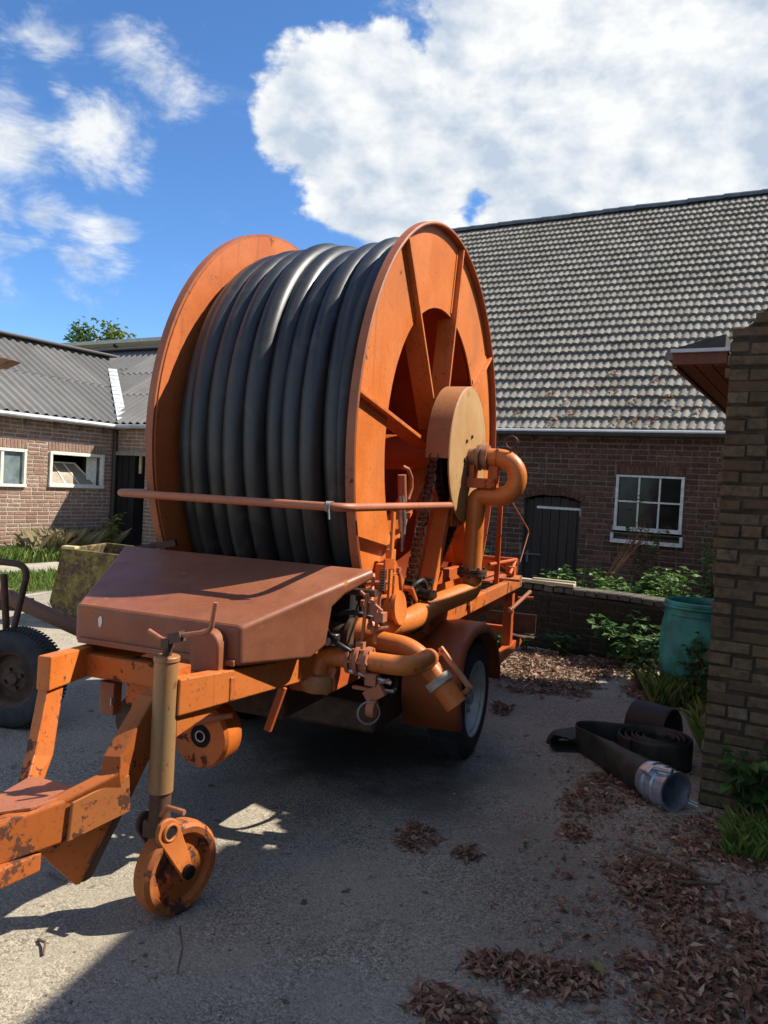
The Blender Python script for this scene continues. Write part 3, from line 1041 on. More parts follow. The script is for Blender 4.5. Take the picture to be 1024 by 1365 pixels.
MB().tube([(-0.295, 0.06, 2.255), (-0.295, 3.15, 2.255)], 0.026, 12).build('gutter', plain('shed_gutter', (0.16, 0.16, 0.155), 0.6), shed, 40)
# unseen block added beyond the frame, outline guessed; its eaves shade the foreground
tw = MB()
e1, e2 = Vector((2.96, 3.9, 0)), Vector((0.52, -4.6, 0))
inv = Matrix.Rotation(YAW, 3, 'Z')
ev = (e1 - e2).normalized()
er = Vector((ev.y, -ev.x, 0))
prof = [(0.25, 0.0), (0.25, 3.88), (0.0, 3.92), (0.0, 4.02), (2.9, 5.6), (5.8, 4.0), (5.6, 0.0)]
tw.prism([inv @ (e2 - SH + er * a) + Vector((0, 0, z)) for a, z in prof], inv @ (e1 - e2))
tw.build('unseen_shade_block', SHEDBR, shed, None)

# ------------------------------------------------------------------ stable on the left
stable = thing('stable', 'low red brick stable with corrugated roof at the left', 'stable', LO, -YAW)
SE = 2.33
w1 = (-2.85, -1.80, 1.165, 1.77)
w2 = (-1.365, -0.25, 1.18, 1.775)
ls = brick_wall(stable, (0, 0, 0), pi / 2, 12.0, SE, [w1, w2], 0.205, 0.052, 0.013, LEFTBR, MORTARL,
                lambda s, z: -2.55 < s < 0 and z > 0.1, thick=0.2, seed=31, s0=-12.0, skip=[(-2.88, -1.77, 1.77, 1.93), (-1.40, -0.21, 1.775, 1.935)], limit=300)
soldier_row(ls, LEFTBR, -2.88, -1.77, 1.785, 0.14)
soldier_row(ls, LEFTBR, -1.40, -0.21, 1.79, 0.14)


def stable_window(name, a, b, z0, z1, parent, fr=0.055):
    g = MB()
    for xa, xb in ((a, a + fr), (b - fr, b)):
        g.box(((xa + xb) / 2, 0.0, (z0 + z1) / 2), (fr, 0.07, z1 - z0))
    g.box(((a + b) / 2, 0.002, z1 - fr / 2), (b - a - .001, 0.066, fr)).box(((a + b) / 2, -0.006, z0 + fr / 2), (b - a + 0.012, 0.085, fr))
    o = g.build(name, CREAM, parent, None, bevel=0.004, rotz=pi / 2)
    return o


wo = stable_window('window', w1[0], w1[1], w1[2], w1[3], stable, 0.045)
MB().box((-2.22, 0.004, 1.467), (0.05, 0.05, 0.50)).build('muntin', CREAM, wo, None)
for a, b in ((-2.80, -2.245), (-2.195, -1.845)):
    MB().box(((a + b) / 2, 0.02, 1.467), (b - a, 0.006, 0.51)).build('pane', plain('reflecting_pane', (0.16, 0.20, 0.20), 0.12, 0, 0.4, 3, 0.05, 0.6), wo, None)
wo2 = stable_window('window', w2[0], w2[1], w2[2], w2[3], stable, 0.05)
fl = MB()
p0, p1, q0, q1 = (-1.31, 0.01, 1.235), (-0.40, 0.01, 1.235), (-1.31, 0.30, 1.60), (-0.62, 0.30, 1.60)
for a, b in ((p0, p1), (q0, q1), (p0, q0), (p1, q1), ((-1.02, .01, 1.235), (-1.08, .30, 1.60)), ((-0.74, .01, 1.235), (-0.86, .30, 1.60))):
    fl.bar(a, b, 0.03, 0.025)
fl.build('tilted_sash', CREAM, wo2, None)
MB().add([(-1.31, 0.012, 1.25), (-0.41, 0.012, 1.25), (-0.63, 0.295, 1.59), (-1.31, 0.295, 1.59)], [(0, 1, 2, 3)]).raw('pane', plain('dusty_pane', (0.30, 0.25, 0.18), 0.35, 0, 0.2, 4, 0), wo2)
MB().box((-0.43, 0.09, 1.48), (0.20, 0.03, 0.48)).build('shutter_panel', CREAM, wo2, None)
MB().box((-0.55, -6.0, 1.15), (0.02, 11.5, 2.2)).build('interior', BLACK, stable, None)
# return wall with a wide dark doorway
rw = brick_wall(stable, (0, 0, 0), 0, 4.5, SE, [(0.0, 0.78, 0.0, 1.80), (1.6, 4.2, 0.0, 1.80)], 0.205, 0.052, 0.013, LEFTBR, MORTARL, lambda s, z: s < 0.85, thick=0.2, seed=32, s0=0.003)
MB().box((0.41, -0.02, 1.83), (0.86, 0.09, 0.075)).build('lintel', plain('weathered_lintel', (0.26, 0.22, 0.17), 0.8), stable, None, bevel=0.006)
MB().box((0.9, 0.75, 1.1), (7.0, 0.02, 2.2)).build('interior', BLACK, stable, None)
for i in range(3):
    MB().box((0.10 + 0.145 * i, 0.03 + 0.02 * i, 0.90), (0.14, 0.03, 1.79)).build('door_board', BLACKBD, stable, None, bevel=0.003)
MB().box((0.60, 0.06, 1.64), (0.05, 0.03, 0.31)).build('hanging_slat', PALEWOOD, stable, None)
MB().tube([(0.055, -0.05, 0.0), (0.055, -0.05, SE - 0.10)], 0.04, 12).build('downpipe', plain('brown_downpipe', (0.055, 0.04, 0.032), 0.6), stable, 40)
# corrugated roofs
SL = 0.60
SA = math.atan(SL)


def corr_sheet(name, width, length, parent, loc, rot, wave=0.177, amp=0.026, mat=CORR):
    n = int(round(width / wave)) * 8
    vs = []
    for j in (0.0, length):
        for i in range(n + 1):
            x_ = width * i / n
            vs.append((x_, j, amp * cos(2 * pi * x_ / wave)))
    for i in range(n + 1):
        x_ = width * i / n
        vs.append((x_, 0.0, amp * cos(2 * pi * x_ / wave) - 0.012))
    fs = [(i, i + 1, n + 2 + i, n + 1 + i) for i in range(n)] + [(2 * n + 2 + i, 2 * n + 3 + i, i + 1, i) for i in range(n)]
    me = bpy.data.meshes.new(name)
    me.from_pydata(vs, [], fs)
    return link_mesh(name, me, mat, parent, 60, 0, 2, loc), rot


def put_sheets(parent, to_local, x0, x1, levels, w=1.062, cut=None):
    """sheets in courses up a slope; to_local gives the matrix of the slope"""
    x_ = x0
    while x_ < x1:
        for (a, b) in levels:
            o, _ = corr_sheet('roof_sheet', w, b - a + 0.10, parent, (0, 0, 0), None)
            ml = to_local @ Matrix.Translation((x_ + rng.uniform(-.003, .003), a, 0.012 * (levels.index((a, b)))))
            o.matrix_local = ml
            if cut:
                import bmesh
                inv_ = ml.inverted()
                bm = bmesh.new()
                bm.from_mesh(o.data)
                bmesh.ops.bisect_plane(bm, geom=bm.verts[:] + bm.edges[:] + bm.faces[:], plane_co=inv_ @ Vector(cut[0]), plane_no=(inv_.to_3x3() @ Vector(cut[1])).normalized(), clear_outer=True)
                bm.to_mesh(o.data)
                bm.free()
        x_ += w


# left slope: eave along local y, rising towards -x
sroof = MB().prism([(0.16, -12.2, SE - 0.06), (-2.40, -12.2, SE - 0.06 + 2.56 * SL), (-4.9, -12.2, SE - 0.06)], (0, 12.2 + 0.0, 0)).build('roof', BLACK, stable, None)
lsl = 2.56 / cos(SA)
m_left = Matrix(((0, -cos(SA), sin(SA), 0.16), (1, 0, 0, -12.0), (0, sin(SA), cos(SA), SE + 0.03), (0, 0, 0, 1)))
put_sheets(sroof, m_left, 5.3, 13.9, [(0.0, 1.5), (1.5, lsl)], cut=((0.1, 0.02, 0), (0.73, 1.0, 0)))
# return slope: eave along local x, rising towards +y; cut back along the valley by the left roof lying over it
sroof2 = MB().prism([(-2.6, -0.16, SE - 0.07), (-2.6, 3.05, SE - 0.07 + 3.21 * SL), (-2.6, 6.2, SE - 0.07)], (7.1, 0, 0)).build('roof', BLACK, stable, None)
rsl = 3.21 / cos(SA)
m_ret = Matrix(((1, 0, 0, -3.0), (0, cos(SA), -sin(SA), -0.16), (0, sin(SA), cos(SA), SE + 0.03), (0, 0, 0, 1)))
put_sheets(sroof2, m_ret, 1.062, 7.0, [(0.0, 1.2), (1.2, 2.3), (2.3, rsl)])
put_sheets(sroof2, m_ret, -3.186, 1.062, [(2.2, 2.6), (2.6, rsl)])
# ridge caps
MB().bar((-2.40, -12.2, SE + 0.10 + 2.56 * SL), (-2.40, 1.95, SE + 0.10 + 2.56 * SL), 0.30, 0.05).build('ridge_cap', CORR, stable, None, bevel=0.02)
MB().bar((-5.0, 3.05, SE + 0.09 + 3.21 * SL), (4.6, 3.05, SE + 0.09 + 3.21 * SL), 0.30, 0.05).build('ridge_cap', CORR, stable, None, bevel=0.02)
# valley flashing
vz = lambda t: SE + 0.075 + (t + 0.16) * SL
fl = MB()
pts = [(-t + 0.10, t * .73 + .02, SE + .08 + (t + .06) * SL) for t in [i * 0.155 - 0.08 for i in range(14)]]
sd = Vector((.73, 1, 0)).normalized()
ra, rb = [], []
for p in pts:
    pv = Vector(p)
    ra.append(pv - sd * 0.07 + Vector((0, 0, 0.012)))
    rb.append(pv + sd * 0.10 + Vector((0, 0, 0.012)))
for i in range(len(pts) - 1):
    fl.add([ra[i], rb[i], rb[i + 1], ra[i + 1]], [(0, 1, 2, 3)])
    fl.bar(ra[i] + Vector((0, 0, .004)), rb[i] + Vector((0, 0, .004)), 0.012, 0.01)
fl.raw('valley_flashing', plain('white_zinc', (0.62, 0.63, 0.61), 0.5, 0.2, 0.25, 10), stable)
# gutters
MB().tube([(0.20, -12, SE - 0.01), (0.20, 0.02, SE - 0.04)], 0.045, 10).build('gutter', GUTTER, stable, 40)
MB().tube([(0.24, -0.20, SE - 0.04), (4.6, -0.20, SE - 0.02)], 0.04, 10).build('gutter', GUTTER, stable, 40)
MB().box((0.09, -6.0, SE - 0.055), (0.17, 12, 0.02)).build('eaves_board', plain('brown_eaves', (0.10, 0.075, 0.06), 0.8), stable, None)
for s in (-2.35, -1.85, -1.3, -0.8, -0.3):
    MB().bar((0.01, s, SE - 0.16), (0.15, s, SE - 0.075), 0.035, 0.04).build('rafter_end', plain('rafter_wood', (0.13, 0.10, 0.08), 0.8), stable, None)

# ------------------------------------------------------------------ far long shed with open eaves, and trees
far = thing('long_shed', 'distant long shed with pale roof edge above the stable roof', 'shed', LO + N_ * 9.0, -YAW)
MB().prism([(-26, 0.0, 6.02), (-26, 8.0, 7.0), (-26, 16.0, 6.0), (-26, 16, 5.9), (-26, 8.0, 6.9), (-26, 0.0, 5.90)], (34, 0, 0)).build('roof', plain('pale_green_roof_edge', (0.42, 0.43, 0.36), 0.7), far, None)
g = MB()
MB().box((-9, 1.0, 2.6), (33, 0.15, 5.15)).build('wall', plain('dark_shed_boards', (0.045, 0.048, 0.05), 0.8), far, None)
MB().box((-9, 0.9, 5.45), (33, 0.1, 0.35)).build('light_strip', plain('translucent_strip', (0.42, 0.40, 0.33), 0.6), far, None)
for i in range(14):
    MB().bar((-25 + i * 2.4, 0.95, 5.35), (-25 + i * 2.4, 0.05, 5.86), 0.07, 0.07).build('rafter', GUTDARK, far, None)


def leaf_quad(mb, c, d, n, l, w, fold=0.25):
    """a leaf of four faces with a folded midrib"""
    d = Vector(d).normalized()
    n = Vector(n)
    s = d.cross(n)
    if s.length < 1e-4:
        s = d.orthogonal()
    s.normalize()
    n = s.cross(d).normalized()
    c = Vector(c)
    mb.add([c, c + d * l * .45 + s * w / 2 + n * w * fold, c + d * l - n * l * .12, c + d * l * .45 - s * w / 2 + n * w * fold, c + d * l * .5],
           [(0, 1, 4), (1, 2, 4), (2, 3, 4), (3, 0, 4)])


def tree(label, loc, h, rx, mat, seed, cat='tree'):
    r = random.Random(seed)
    t = thing('tree', label, cat, loc, 0, 'trees behind the long shed')
    g = MB().tube([(0, 0, 0), (0.1, 0, h * .45), (0, .1, h * .95)], [0.25, .16, .03], 8)
    for i in range(9):
        a = r.uniform(0, 6.28)
        z = h * r.uniform(.4, .85)
        g.tube([(0, 0, z), (cos(a) * rx * .4, sin(a) * rx * .4, z + .5), (cos(a) * rx * .8, sin(a) * rx * .8, z + .8)], [.08, .05, .02], 5)
    g.build('trunk', BARK, t, 40)
    f = MB()
    for k in range(34):
        a, q = r.uniform(0, 6.28), sqrt(r.random())
        z = h * r.uniform(0.38, 1.0)
        wz = rx * (1.05 - abs((z / h - .62) / .5))
        c0 = Vector((cos(a) * q * wz, sin(a) * q * wz, z))
        for j in range(60):
            c = c0 + Vector((r.gauss(0, .28), r.gauss(0, .28), r.gauss(0, .24)))
            leaf_quad(f, c, (r.gauss(0, 1), r.gauss(0, 1), r.gauss(-.3, .6)), (r.gauss(0, 1), r.gauss(0, 1), 1), r.uniform(.16, .3), r.uniform(.1, .16))
    f.raw('crown', mat, t)
    return t


tree('dark green treetop, wider of the two behind the long shed', (-13.35, 34.0, 0), 7.45, .70, TREEL, 3)
tree('yellow-green treetop, narrower of the two behind the long shed', (-12.02, 34.0, 0), 7.5, 0.42, TREEL2, 4)

# ------------------------------------------------------------------ the hose reel trailer (local x = its right, y = rearwards)
MYAW = radians(21.5)
U_ = Vector((cos(MYAW), -sin(MYAW), 0))
V_ = Vector((sin(MYAW), cos(MYAW), 0))
MO = U_ * -1.878 + V_ * 4.263
reel = thing('hose_reel_trailer', 'large orange irrigation hose reel on a two-wheeled trailer', 'hose reel', MO, -MYAW)
DZ = 1.70          # drum axle height
AX = (0, 0, DZ)


def rp(ang, r, u):
    """point on the drum side: ang in degrees from rearward towards up"""
    a = radians(ang)
    return Vector((u, r * cos(a), DZ + r * sin(a)))


# --- drum side flanges
for sgn in (1, -1):
    prof = [(1.222, .490), (1.222, .500), (0.80, .500), (0.80, .490)]
    f = MB().lathe([(r, sgn * t) for r, t in prof], AX, 'x', 120, closed_prof=True)
    fl = f.build('flange', ORANGE if sgn > 0 else INNERFL, reel, 30)
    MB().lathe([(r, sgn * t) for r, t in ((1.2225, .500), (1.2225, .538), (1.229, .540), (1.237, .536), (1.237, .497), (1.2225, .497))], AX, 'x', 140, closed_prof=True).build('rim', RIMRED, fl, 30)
    if sgn < 0:
        fl['label'] = 'far orange flange on the left of the hose'
    for k in range(8):
        a = 35.5 + 45 * k
        d = rp(a, 1, 0) - rp(a, 0, 0)
        t = Vector((0, -d.z, d.y))
        p, q = rp(a, .16, sgn * .5155), rp(a, 1.219, sgn * .5155)
        b = MB().bar(p, q, 0.020, 0.036, up_=(1, 0, 0))
        b.bar(rp(a, .16, sgn * .460), rp(a, .795, sgn * .460), .0185, .08, up_=(1, 0, 0))
        b.build('spoke', ORANGE, fl, None, bevel=0.003)
        # angle-iron foot of the spoke
        MB().bar(rp(a, .82, sgn * .502) + t * .022, rp(a, 1.2, sgn * .502) + t * .022, 0.03, 0.006, up_=(1, 0, 0)).build('spoke_foot', ORANGE, fl, None)
core = MB().lathe([(0.10, -.05), (0.82, -.05), (0.82, .475), (0.96, .475), (0.96, -.475), (0.82, -.475), (0.82, -.15), (0.10, -.15)], AX, 'x', 80)
core.build('drum_core', DRUMRED, reel, 30)
MB().cyl((-.66, 0, DZ), (.62, 0, DZ), 0.10, 32).build('axle', REDOR, reel, 40)

# --- the hose: two visible layers wound on the drum
def helix(name, turns, rad, ph, seg=16, step=88, wob=0.012):
    pts = []
    n = len(turns) - 1
    tot = int(n * step)
    for i in range(tot + 1):
        t = i / step
        k = min(int(t), n - 1)
        f = t - k
        # the turn stays parallel and crosses over in one stretch of each revolution
        g = min(max((f - 0.55) / 0.45, 0), 1)
        g = g * g * (3 - 2 * g)
        u0, r0 = turns[k]
        u1, r1 = turns[k + 1]
        u_ = u0 + (u1 - u0) * g + wob * mnoise.noise(Vector((t * 3.1, ph, 0)))
        r_ = r0 + (r1 - r0) * g + wob * 1.5 * mnoise.noise(Vector((t * 2.3, ph + 9, 4)))
        a = 2 * pi * f + ph
        pts.append((u_, r_ * cos(a), DZ + r_ * sin(a)))
    return MB().tube(pts, rad, seg).build(name, HOSE, reel, 60)


HR = 0.0555
outer = [(-.418, 1.045), (-.418, 1.05), (-.322, 1.085), (-.225, 1.07), (-.122, 1.115), (-.020, 1.10), (.078, 1.07), (.180, 1.08), (.285, 1.125), (.390, 1.10), (.412, 1.085)]
helix('hose', outer, HR, radians(215), wob=.014)
inner = [(-.42, .985), (-.37, 1.0), (-.265, .995), (-.165, 1.005), (-.06, 1.02), (.04, .99), (.14, .985), (.245, 1.0), (.35, 1.0), (.42, .985)]
helix('hose', inner, HR, radians(120), wob=.02)

# --- chain guard, sprocket and chain on the right side
cg = MB().lathe([(0.376, .56), (0.376, .685), (0.368, .690), (0.366, .682), (0.366, .56)], AX, 'x', 80, radians(-62), radians(186), closed_prof=True)
guard = cg.build('chain_guard', paint('brown_orange_guard', (0.40, 0.16, 0.055), (0.46, 0.20, 0.08), rust_amt=0.2), reel, 30)
MB().lathe([(0.0, .6915), (0.05, .6915), (0.355, .6915), (0.372, .688), (0.372, .680), (0.0, .680)], AX, 'x', 80).build('guard_face', TAN, guard, 25)
sp = MB().lathe([(0.0, .585), (0.315, .585), (0.315, .63), (0.0, .63)], AX, 'x', 60)
for k in range(46):
    a = 360 / 46 * k
    sp.bar(rp(a, .30, .607), rp(a, .338, .607), .022, .022, up_=(1, 0, 0))
sp.build('sprocket', DARKST, reel, None)
CH = (-.575, .975)
ss = MB().lathe([(0.0, .58), (0.07, .58), (0.07, .635), (0.0, .635)], (0, CH[0], CH[1]), 'x', 24)
for k in range(11):
    a = 2 * pi * k / 11
    d = Vector((0, cos(a), sin(a)))
    o_ = Vector((.607, CH[0], CH[1]))
    ss.bar(o_ + d * .06, o_ + d * .092, .02, .022, up_=(1, 0, 0))
ss.cyl((.40, CH[0], CH[1]), (.70, CH[0], CH[1]), 0.028, 16)
ss.cyl((.635, CH[0] + .09, CH[1] - .02), (.69, CH[0] + .09, CH[1] - .02), 0.035, 16)
ss.build('drive_sprocket', DARKST, reel, 35)


def tangents():
    c1, r1 = Vector((0, DZ)), 0.335
    c2, r2 = Vector(CH), 0.088
    d = c2 - c1
    L = d.length
    base = atan2(d.y, d.x)
    off = math.acos((r1 - r2) / L)
    res = []
    for s in (1, -1):
        a = base + s * off
        res.append((c1 + Vector((cos(a), sin(a))) * r1, c2 + Vector((cos(a), sin(a))) * r2, a))
    return res


chain = MB()
(ta, tb, a1), (tc_, td, a2) = tangents()
path = []
for p, q_ in ((ta, tb), (tc_, td)):
    n = int((q_ - p).length / 0.0285)
    for i in range(n + 1):
        t = i / n
        sag = 0.012 * sin(pi * t)
        path.append((p.lerp(q_, t) + Vector((sag, -sag)), (q_ - p).normalized(), i))
for c, r_, a0, a1_ in ((Vector((0, DZ)), .335, a1, a2), (Vector(CH), .088, a2, a1)):
    aa, bb = (a0, a1_)
    while bb < aa:
        bb += 2 * pi
    if r_ > .2 and (bb - aa) < pi:
        aa, bb = a1_, a0 + 2 * pi
    n = int((bb - aa) * r_ / 0.0285)
    for i in range(n):
        a = aa + (bb - aa) * i / n
        path.append((c + Vector((cos(a), sin(a))) * r_, Vector((-sin(a), cos(a))), i))
for p, d, i in path:
    d3 = Vector((0, d.x, d.y))
    p3 = Vector((.607, p.x, p.y))
    wd = 0.017 if i % 2 else 0.023
    for s in (-1, 1):
        o_ = p3 + Vector((s * wd, 0, 0))
        chain.bar(o_ - d3 * .021, o_ + d3 * .021, .005, .024, up_=d3.cross(Vector((1, 0, 0))))
    chain.cyl(p3 - d3 * .0143 - Vector((.02, 0, 0)), p3 - d3 * .0143 + Vector((.02, 0, 0)), .011, 8)
chain.build('chain', CHAINM, reel, 40)

# --- A-frame carrying the axle, both sides
for sgn in (1, -1):
    for vv in (-.44, .44):
        b = MB().bar((sgn * .60, vv * .10, DZ - .10), (sgn * .60, vv, .76), 0.055, 0.085, up_=(0, 1, 0) if False else (1, 0, 0))
        b.build('axle_strut', ORANGE, reel, None, bevel=0.005)
    MB().bar((sgn * .60, -.32, 1.02), (sgn * .60, .32, 1.02), .04, .07).build('strut_tie', REDOR, reel, None, bevel=0.004)
    MB().prism([(sgn * .64, -.10, DZ - .17), (sgn * .64, .10, DZ - .17), (sgn * .64, .14, 1.30), (sgn * .64, -.14, 1.30)], (sgn * .012, 0, 0)).build('bearing_plate', ORANGE, reel, None, bevel=0.003)

# --- water inlet: swivel, U-bend, riser and feed pipe
PIPE = paint('orange_pipe_paint', (0.54, 0.145, 0.022), (0.60, 0.19, 0.04), rust_amt=0.42, rough=0.36, grime=0.5, streak=.3)
sw = MB().cyl((.685, 0, DZ - .012), (.78, 0, DZ - .012), 0.050, 28)
sw.cyl((.742, 0, DZ - .012), (.758, 0, DZ - .012), 0.074, 28)
sw.cyl((.775, 0, DZ - .012), (.803, 0, DZ - .012), 0.070, 28)
sw.build('swivel', plain('swivel_steel', (0.30, 0.15, 0.085), 0.5, 0.2, 0.3, 25), reel, 40)
ub = [(.79, 0, 1.688), (.862, 0, 1.688)]
for i in range(1, 15):
    a = pi / 2 - pi * i / 15
    ub.append((.862 + .107 * cos(a), 0, 1.581 + .107 * sin(a)))
ub += [(.862, 0, 1.474)] + fillet([(.84, 0, 1.474), (.745, 0, 1.474), (.745, 0, 1.30)], .10)[1:] + [(.745, 0, 1.06)]
MB().tube(ub, .052, 22).build('u_bend', PIPE, reel, 60)
cl = MB()
for u_ in (.805, .852):
    cl.lathe([(0.052, u_ - .003), (0.0555, u_ - .003), (0.0555, u_ + .003), (0.052, u_ + .003)], (0, 0, 1.688), 'x', 24)
cl.build('pipe_weld', REDOR, reel, 40)
MB().torus((.925, 0, 1.775), .034, .0055, (.2, 1, 0), 26, 8).tube([(.925, 0, 1.74), (.922, 0, 1.70)], .008, 8).build('lifting_ring', BROWNST, reel, 50)
br = MB().box((.775, .0, 1.545), (.16, .10, .055)).box((.835, .0, 1.60), (.055, .05, .10)).box((.72, 0, 1.585), (.03, .09, .12))
for u_ in (.80, .84):
    for zz in (1.53, 1.56):
        br.cyl((u_, -.05, zz), (u_, -.062, zz), .009, 8)
br.build('swivel_bracket', REDOR, reel, 40, bevel=0.003)
fg = MB().cyl((.745, 0, 1.050), (.745, 0, 1.066), .083, 32).cyl((.745, 0, 1.030), (.745, 0, 1.046), .083, 32)
for k in range(8):
    a = 2 * pi * k / 8
    fg.cyl((.745 + .068 * cos(a), .068 * sin(a), 1.018), (.745 + .068 * cos(a), .068 * sin(a), 1.078), .009, 6)
fg.build('pipe_flange', BROWNST, reel, 40)
feed = fillet([(.745, 0, 1.035), (.745, 0, .945), (.665, -.40, .905), (.655, -.80, .868), (.56, -1.06, .86), (.44, -1.10, .84)], .11, 8)
MB().tube(feed, .056, 22).build('feed_pipe', PIPE, reel, 60)

# --- valve group and outlets at the front right
vlv = MB().lathe([(0.0, 0.0), (.085, 0.0), (.085, .02), (.07, .03), (.07, .09), (.085, .10), (.085, .12), (0, .12)], (.415, -1.12, .835), 'x', 28)
vlv.build('valve_body', BROWNST, reel, 40)
pa = fillet([(.53, -1.04, .822), (.745, -1.04, .808), (.815, -1.04, .775), (.975, -1.04, .60)], .10, 8)
MB().tube(pa, .044, 20).build('outlet_pipe', PIPE, reel, 60)
pbn = fillet([(.60, -1.28, .777), (.855, -1.28, .777), (.86, -1.05, .775)], .085, 9)
MB().tube(pbn, .041, 20).build('branch_pipe', PIPE, reel, 60)
pcn = fillet([(.60, -1.28, .777), (.462, -1.29, .777), (.456, -1.30, .665)], .075, 9)
MB().tube(pcn, .040, 20).build('filler_elbow', PIPE, reel, 60)
fcup = MB().lathe([(.040, .705), (.060, .700), (.069, .675), (.069, .648), (.058, .628), (.045, .632), (.045, .69)], (.456, -1.30, 0), 'z', 28, closed_prof=True)
fcup.build('hose_coupling', paint('coupling_paint', (0.40, 0.17, 0.06), (0.46, .24, .10), rust_amt=.5), reel, 40)
for s in (-1, 1):
    MB().bar((.456 + s * .066, -1.30, .69), (.456 + s * .078, -1.30, .735), .018, .02, (0, 1, 0)).build('coupling_lug', PINKRUST, reel, None, bevel=.003)
bv = MB()
for u_, r_ in ((.592, .060), (.612, .050), (.632, .064), (.652, .050), (.672, .060)):
    bv.cyl((u_ - .008, -1.28, .777), (u_ + .008, -1.28, .777), r_, 24)
for k in range(6):
    a = 2 * pi * k / 6
    bv.cyl((.58, -1.28 + .052 * cos(a), .777 + .052 * sin(a)), (.685, -1.28 + .052 * cos(a), .777 + .052 * sin(a)), .0075, 6)
bv.build('butterfly_valve', PINKRUST, reel, 40)
# discharge end with pale collar and slotted plate
dv = Vector((.975 - .815, 0, .60 - .775)).normalized()
c0 = Vector((.905, -1.04, .677))
MB().tube([c0 - dv * .018, c0 + dv * .018], [.061, .061], 26).build('outlet_collar', plain('pale_collar', (0.42, 0.36, 0.26), 0.6), reel, 40)
pl = Vector((dv.z, 0, -dv.x))
sp_ = MB()
oc = Vector((.93, -.97, .665))
for off in (-.030, .030):
    sp_.bar(oc + pl * (off - .03) - dv * .14, oc + pl * (off - .03) + dv * .085, .022, .022, (0, 1, 0))
sp_.bar(oc - pl * .03 - dv * .13, oc - pl * .03 - dv * .11, .08, .022, (0, 1, 0))
sp_.bar(oc - pl * .03 + dv * .065, oc - pl * .03 + dv * .085, .08, .022, (0, 1, 0))
sp_.build('slotted_bracket', paint('bracket_paint', (0.42, 0.17, 0.07), (0.5, .22, .09), rust_amt=.4), reel, None, bevel=.003)
MB().tube([c0 + dv * .02, c0 + dv * .125], [.050, .050], 22).build('outlet_spout', ORANGE, reel, 40)
# levers and rods
lv = MB()
lv.tube([(.630, -1.27, .80), (.636, -1.25, 1.05)], .0085, 8).tube([(.668, -1.22, .84), (.676, -1.22, .97), (.694, -1.24, 1.13)], .0085, 8)
lv.tube([(.60, -1.24, 1.055), (.70, -1.24, .985), (.64, -1.22, .93)], .008, 8)
lv.box((.655, -1.22, .985), (.05, .04, .05)).box((.69, -1.22, .955), (.04, .05, .04)).box((.632, -1.28, .83), (.035, .03, .05))
lv.build('valve_lever', PINKRUST, reel, 40, bevel=.002)
sg = MB()
for i in range(60):
    pass
spts = [(.694 + .012 * cos(i * .9), -1.235 + .012 * sin(i * .9), 1.06 + i * .0016) for i in range(60)]
sg.tube(spts, .0035, 6)
sg.build('lever_spring', BROWNST, reel, 60)
MB().tube([(.50, -1.20, 1.045), (.665, -1.22, 1.05)], .016, 12).build('shift_rod', BROWNST, reel, 40)
lwv = MB().box((.70, -1.30, .712), (.05, .05, .05)).box((.715, -1.30, .655), (.085, .035, .055), Matrix.Rotation(-.6, 3, 'Y')).cyl((.70, -1.33, .60), (.735, -1.33, .60), .034, 20)
lwv.box((.66, -1.30, .668), (.09, .02, .014)).tube([(.725, -1.30, .70), (.775, -1.29, .715)], .010, 8)
lwv.build('drain_valve', PINKRUST, reel, 40, bevel=.003)
MB().torus((.71, -1.345, .585), .045, .004, (.6, -.8, 0), 24, 6).build('pull_ring', GALV, reel, 50)
MB().tube([(.60, -1.31, .735), (.78, -1.29, .705)], .010, 8).build('drain_pipe', GALV, reel, 40)
# gearbox cylinder and turbine
gb_ = MB().cyl((.49, -.93, .935), (.66, -.93, .955), .060, 28).cyl((.485, -.93, .934), (.51, -.93, .936), .078, 28).cyl((.655, -.93, .954), (.672, -.93, .956), .078, 28)
gb_.build('gearbox_drum', ORANGE, reel, 40)
MB().box((.55, -.72, .93), (.05, .10, .30)).box((.555, -.86, 1.08), (.06, .08, .12)).box((.56, -.80, 1.17), (.035, .05, .07)).build('gearbox_mount', ORANGE, reel, None, bevel=.004)
MB().box((.42, -1.06, .98), (.20, .18, .22)).build('engine_block', BLACK, reel, None, bevel=.02)
MB().box((.60, -.60, .84), (.10, .16, .10)).build('chain_tensioner', BROWNST, reel, None, bevel=.006)
MB().bar((.62, -.70, 1.02), (.62, -.52, .86), .02, .05, (1, 0, 0)).build('tension_arm', ORANGE2, reel, None, bevel=.003)

BLACKHOSE = plain('black_hydraulic_hose', (0.016, 0.016, 0.016), 0.5, 0, 0.3, 20)
for i, pts_ in enumerate([[(.47, -1.15, .93), (.56, -1.24, .97), (.66, -1.16, .93), (.63, -.98, .86)], [(.42, -1.20, .90), (.50, -1.31, .86), (.58, -1.33, .83), (.62, -1.29, .80)],
                          [(.60, -.70, .98), (.66, -.62, 1.06), (.64, -.48, 1.02), (.62, -.38, .90)], [(.48, -1.02, .70), (.62, -1.10, .62), (.66, -.92, .56), (.55, -.60, .55)]]):
    MB().tube(fillet(pts_, .08, 6), .011, 10).build('hydraulic_hose', BLACKHOSE, reel, 60)
for a, b in [((.50, -.98, 1.06), (.60, -.90, 1.06)), ((.62, -1.16, .90), (.55, -.98, 1.10)), ((.575, -.72, 1.10), (.585, -.62, .86)), ((.665, -1.23, .90), (.72, -1.20, .91)), ((.60, -1.20, 1.00), (.66, -1.12, .92))]:
    MB().tube([a, b], .009, 8).cyl(Vector(a) - Vector((.008, 0, 0)), Vector(a) + Vector((.008, 0, 0)), .016, 8).build('linkage_rod', PINKRUST, reel, 40)
bolts_ = MB()
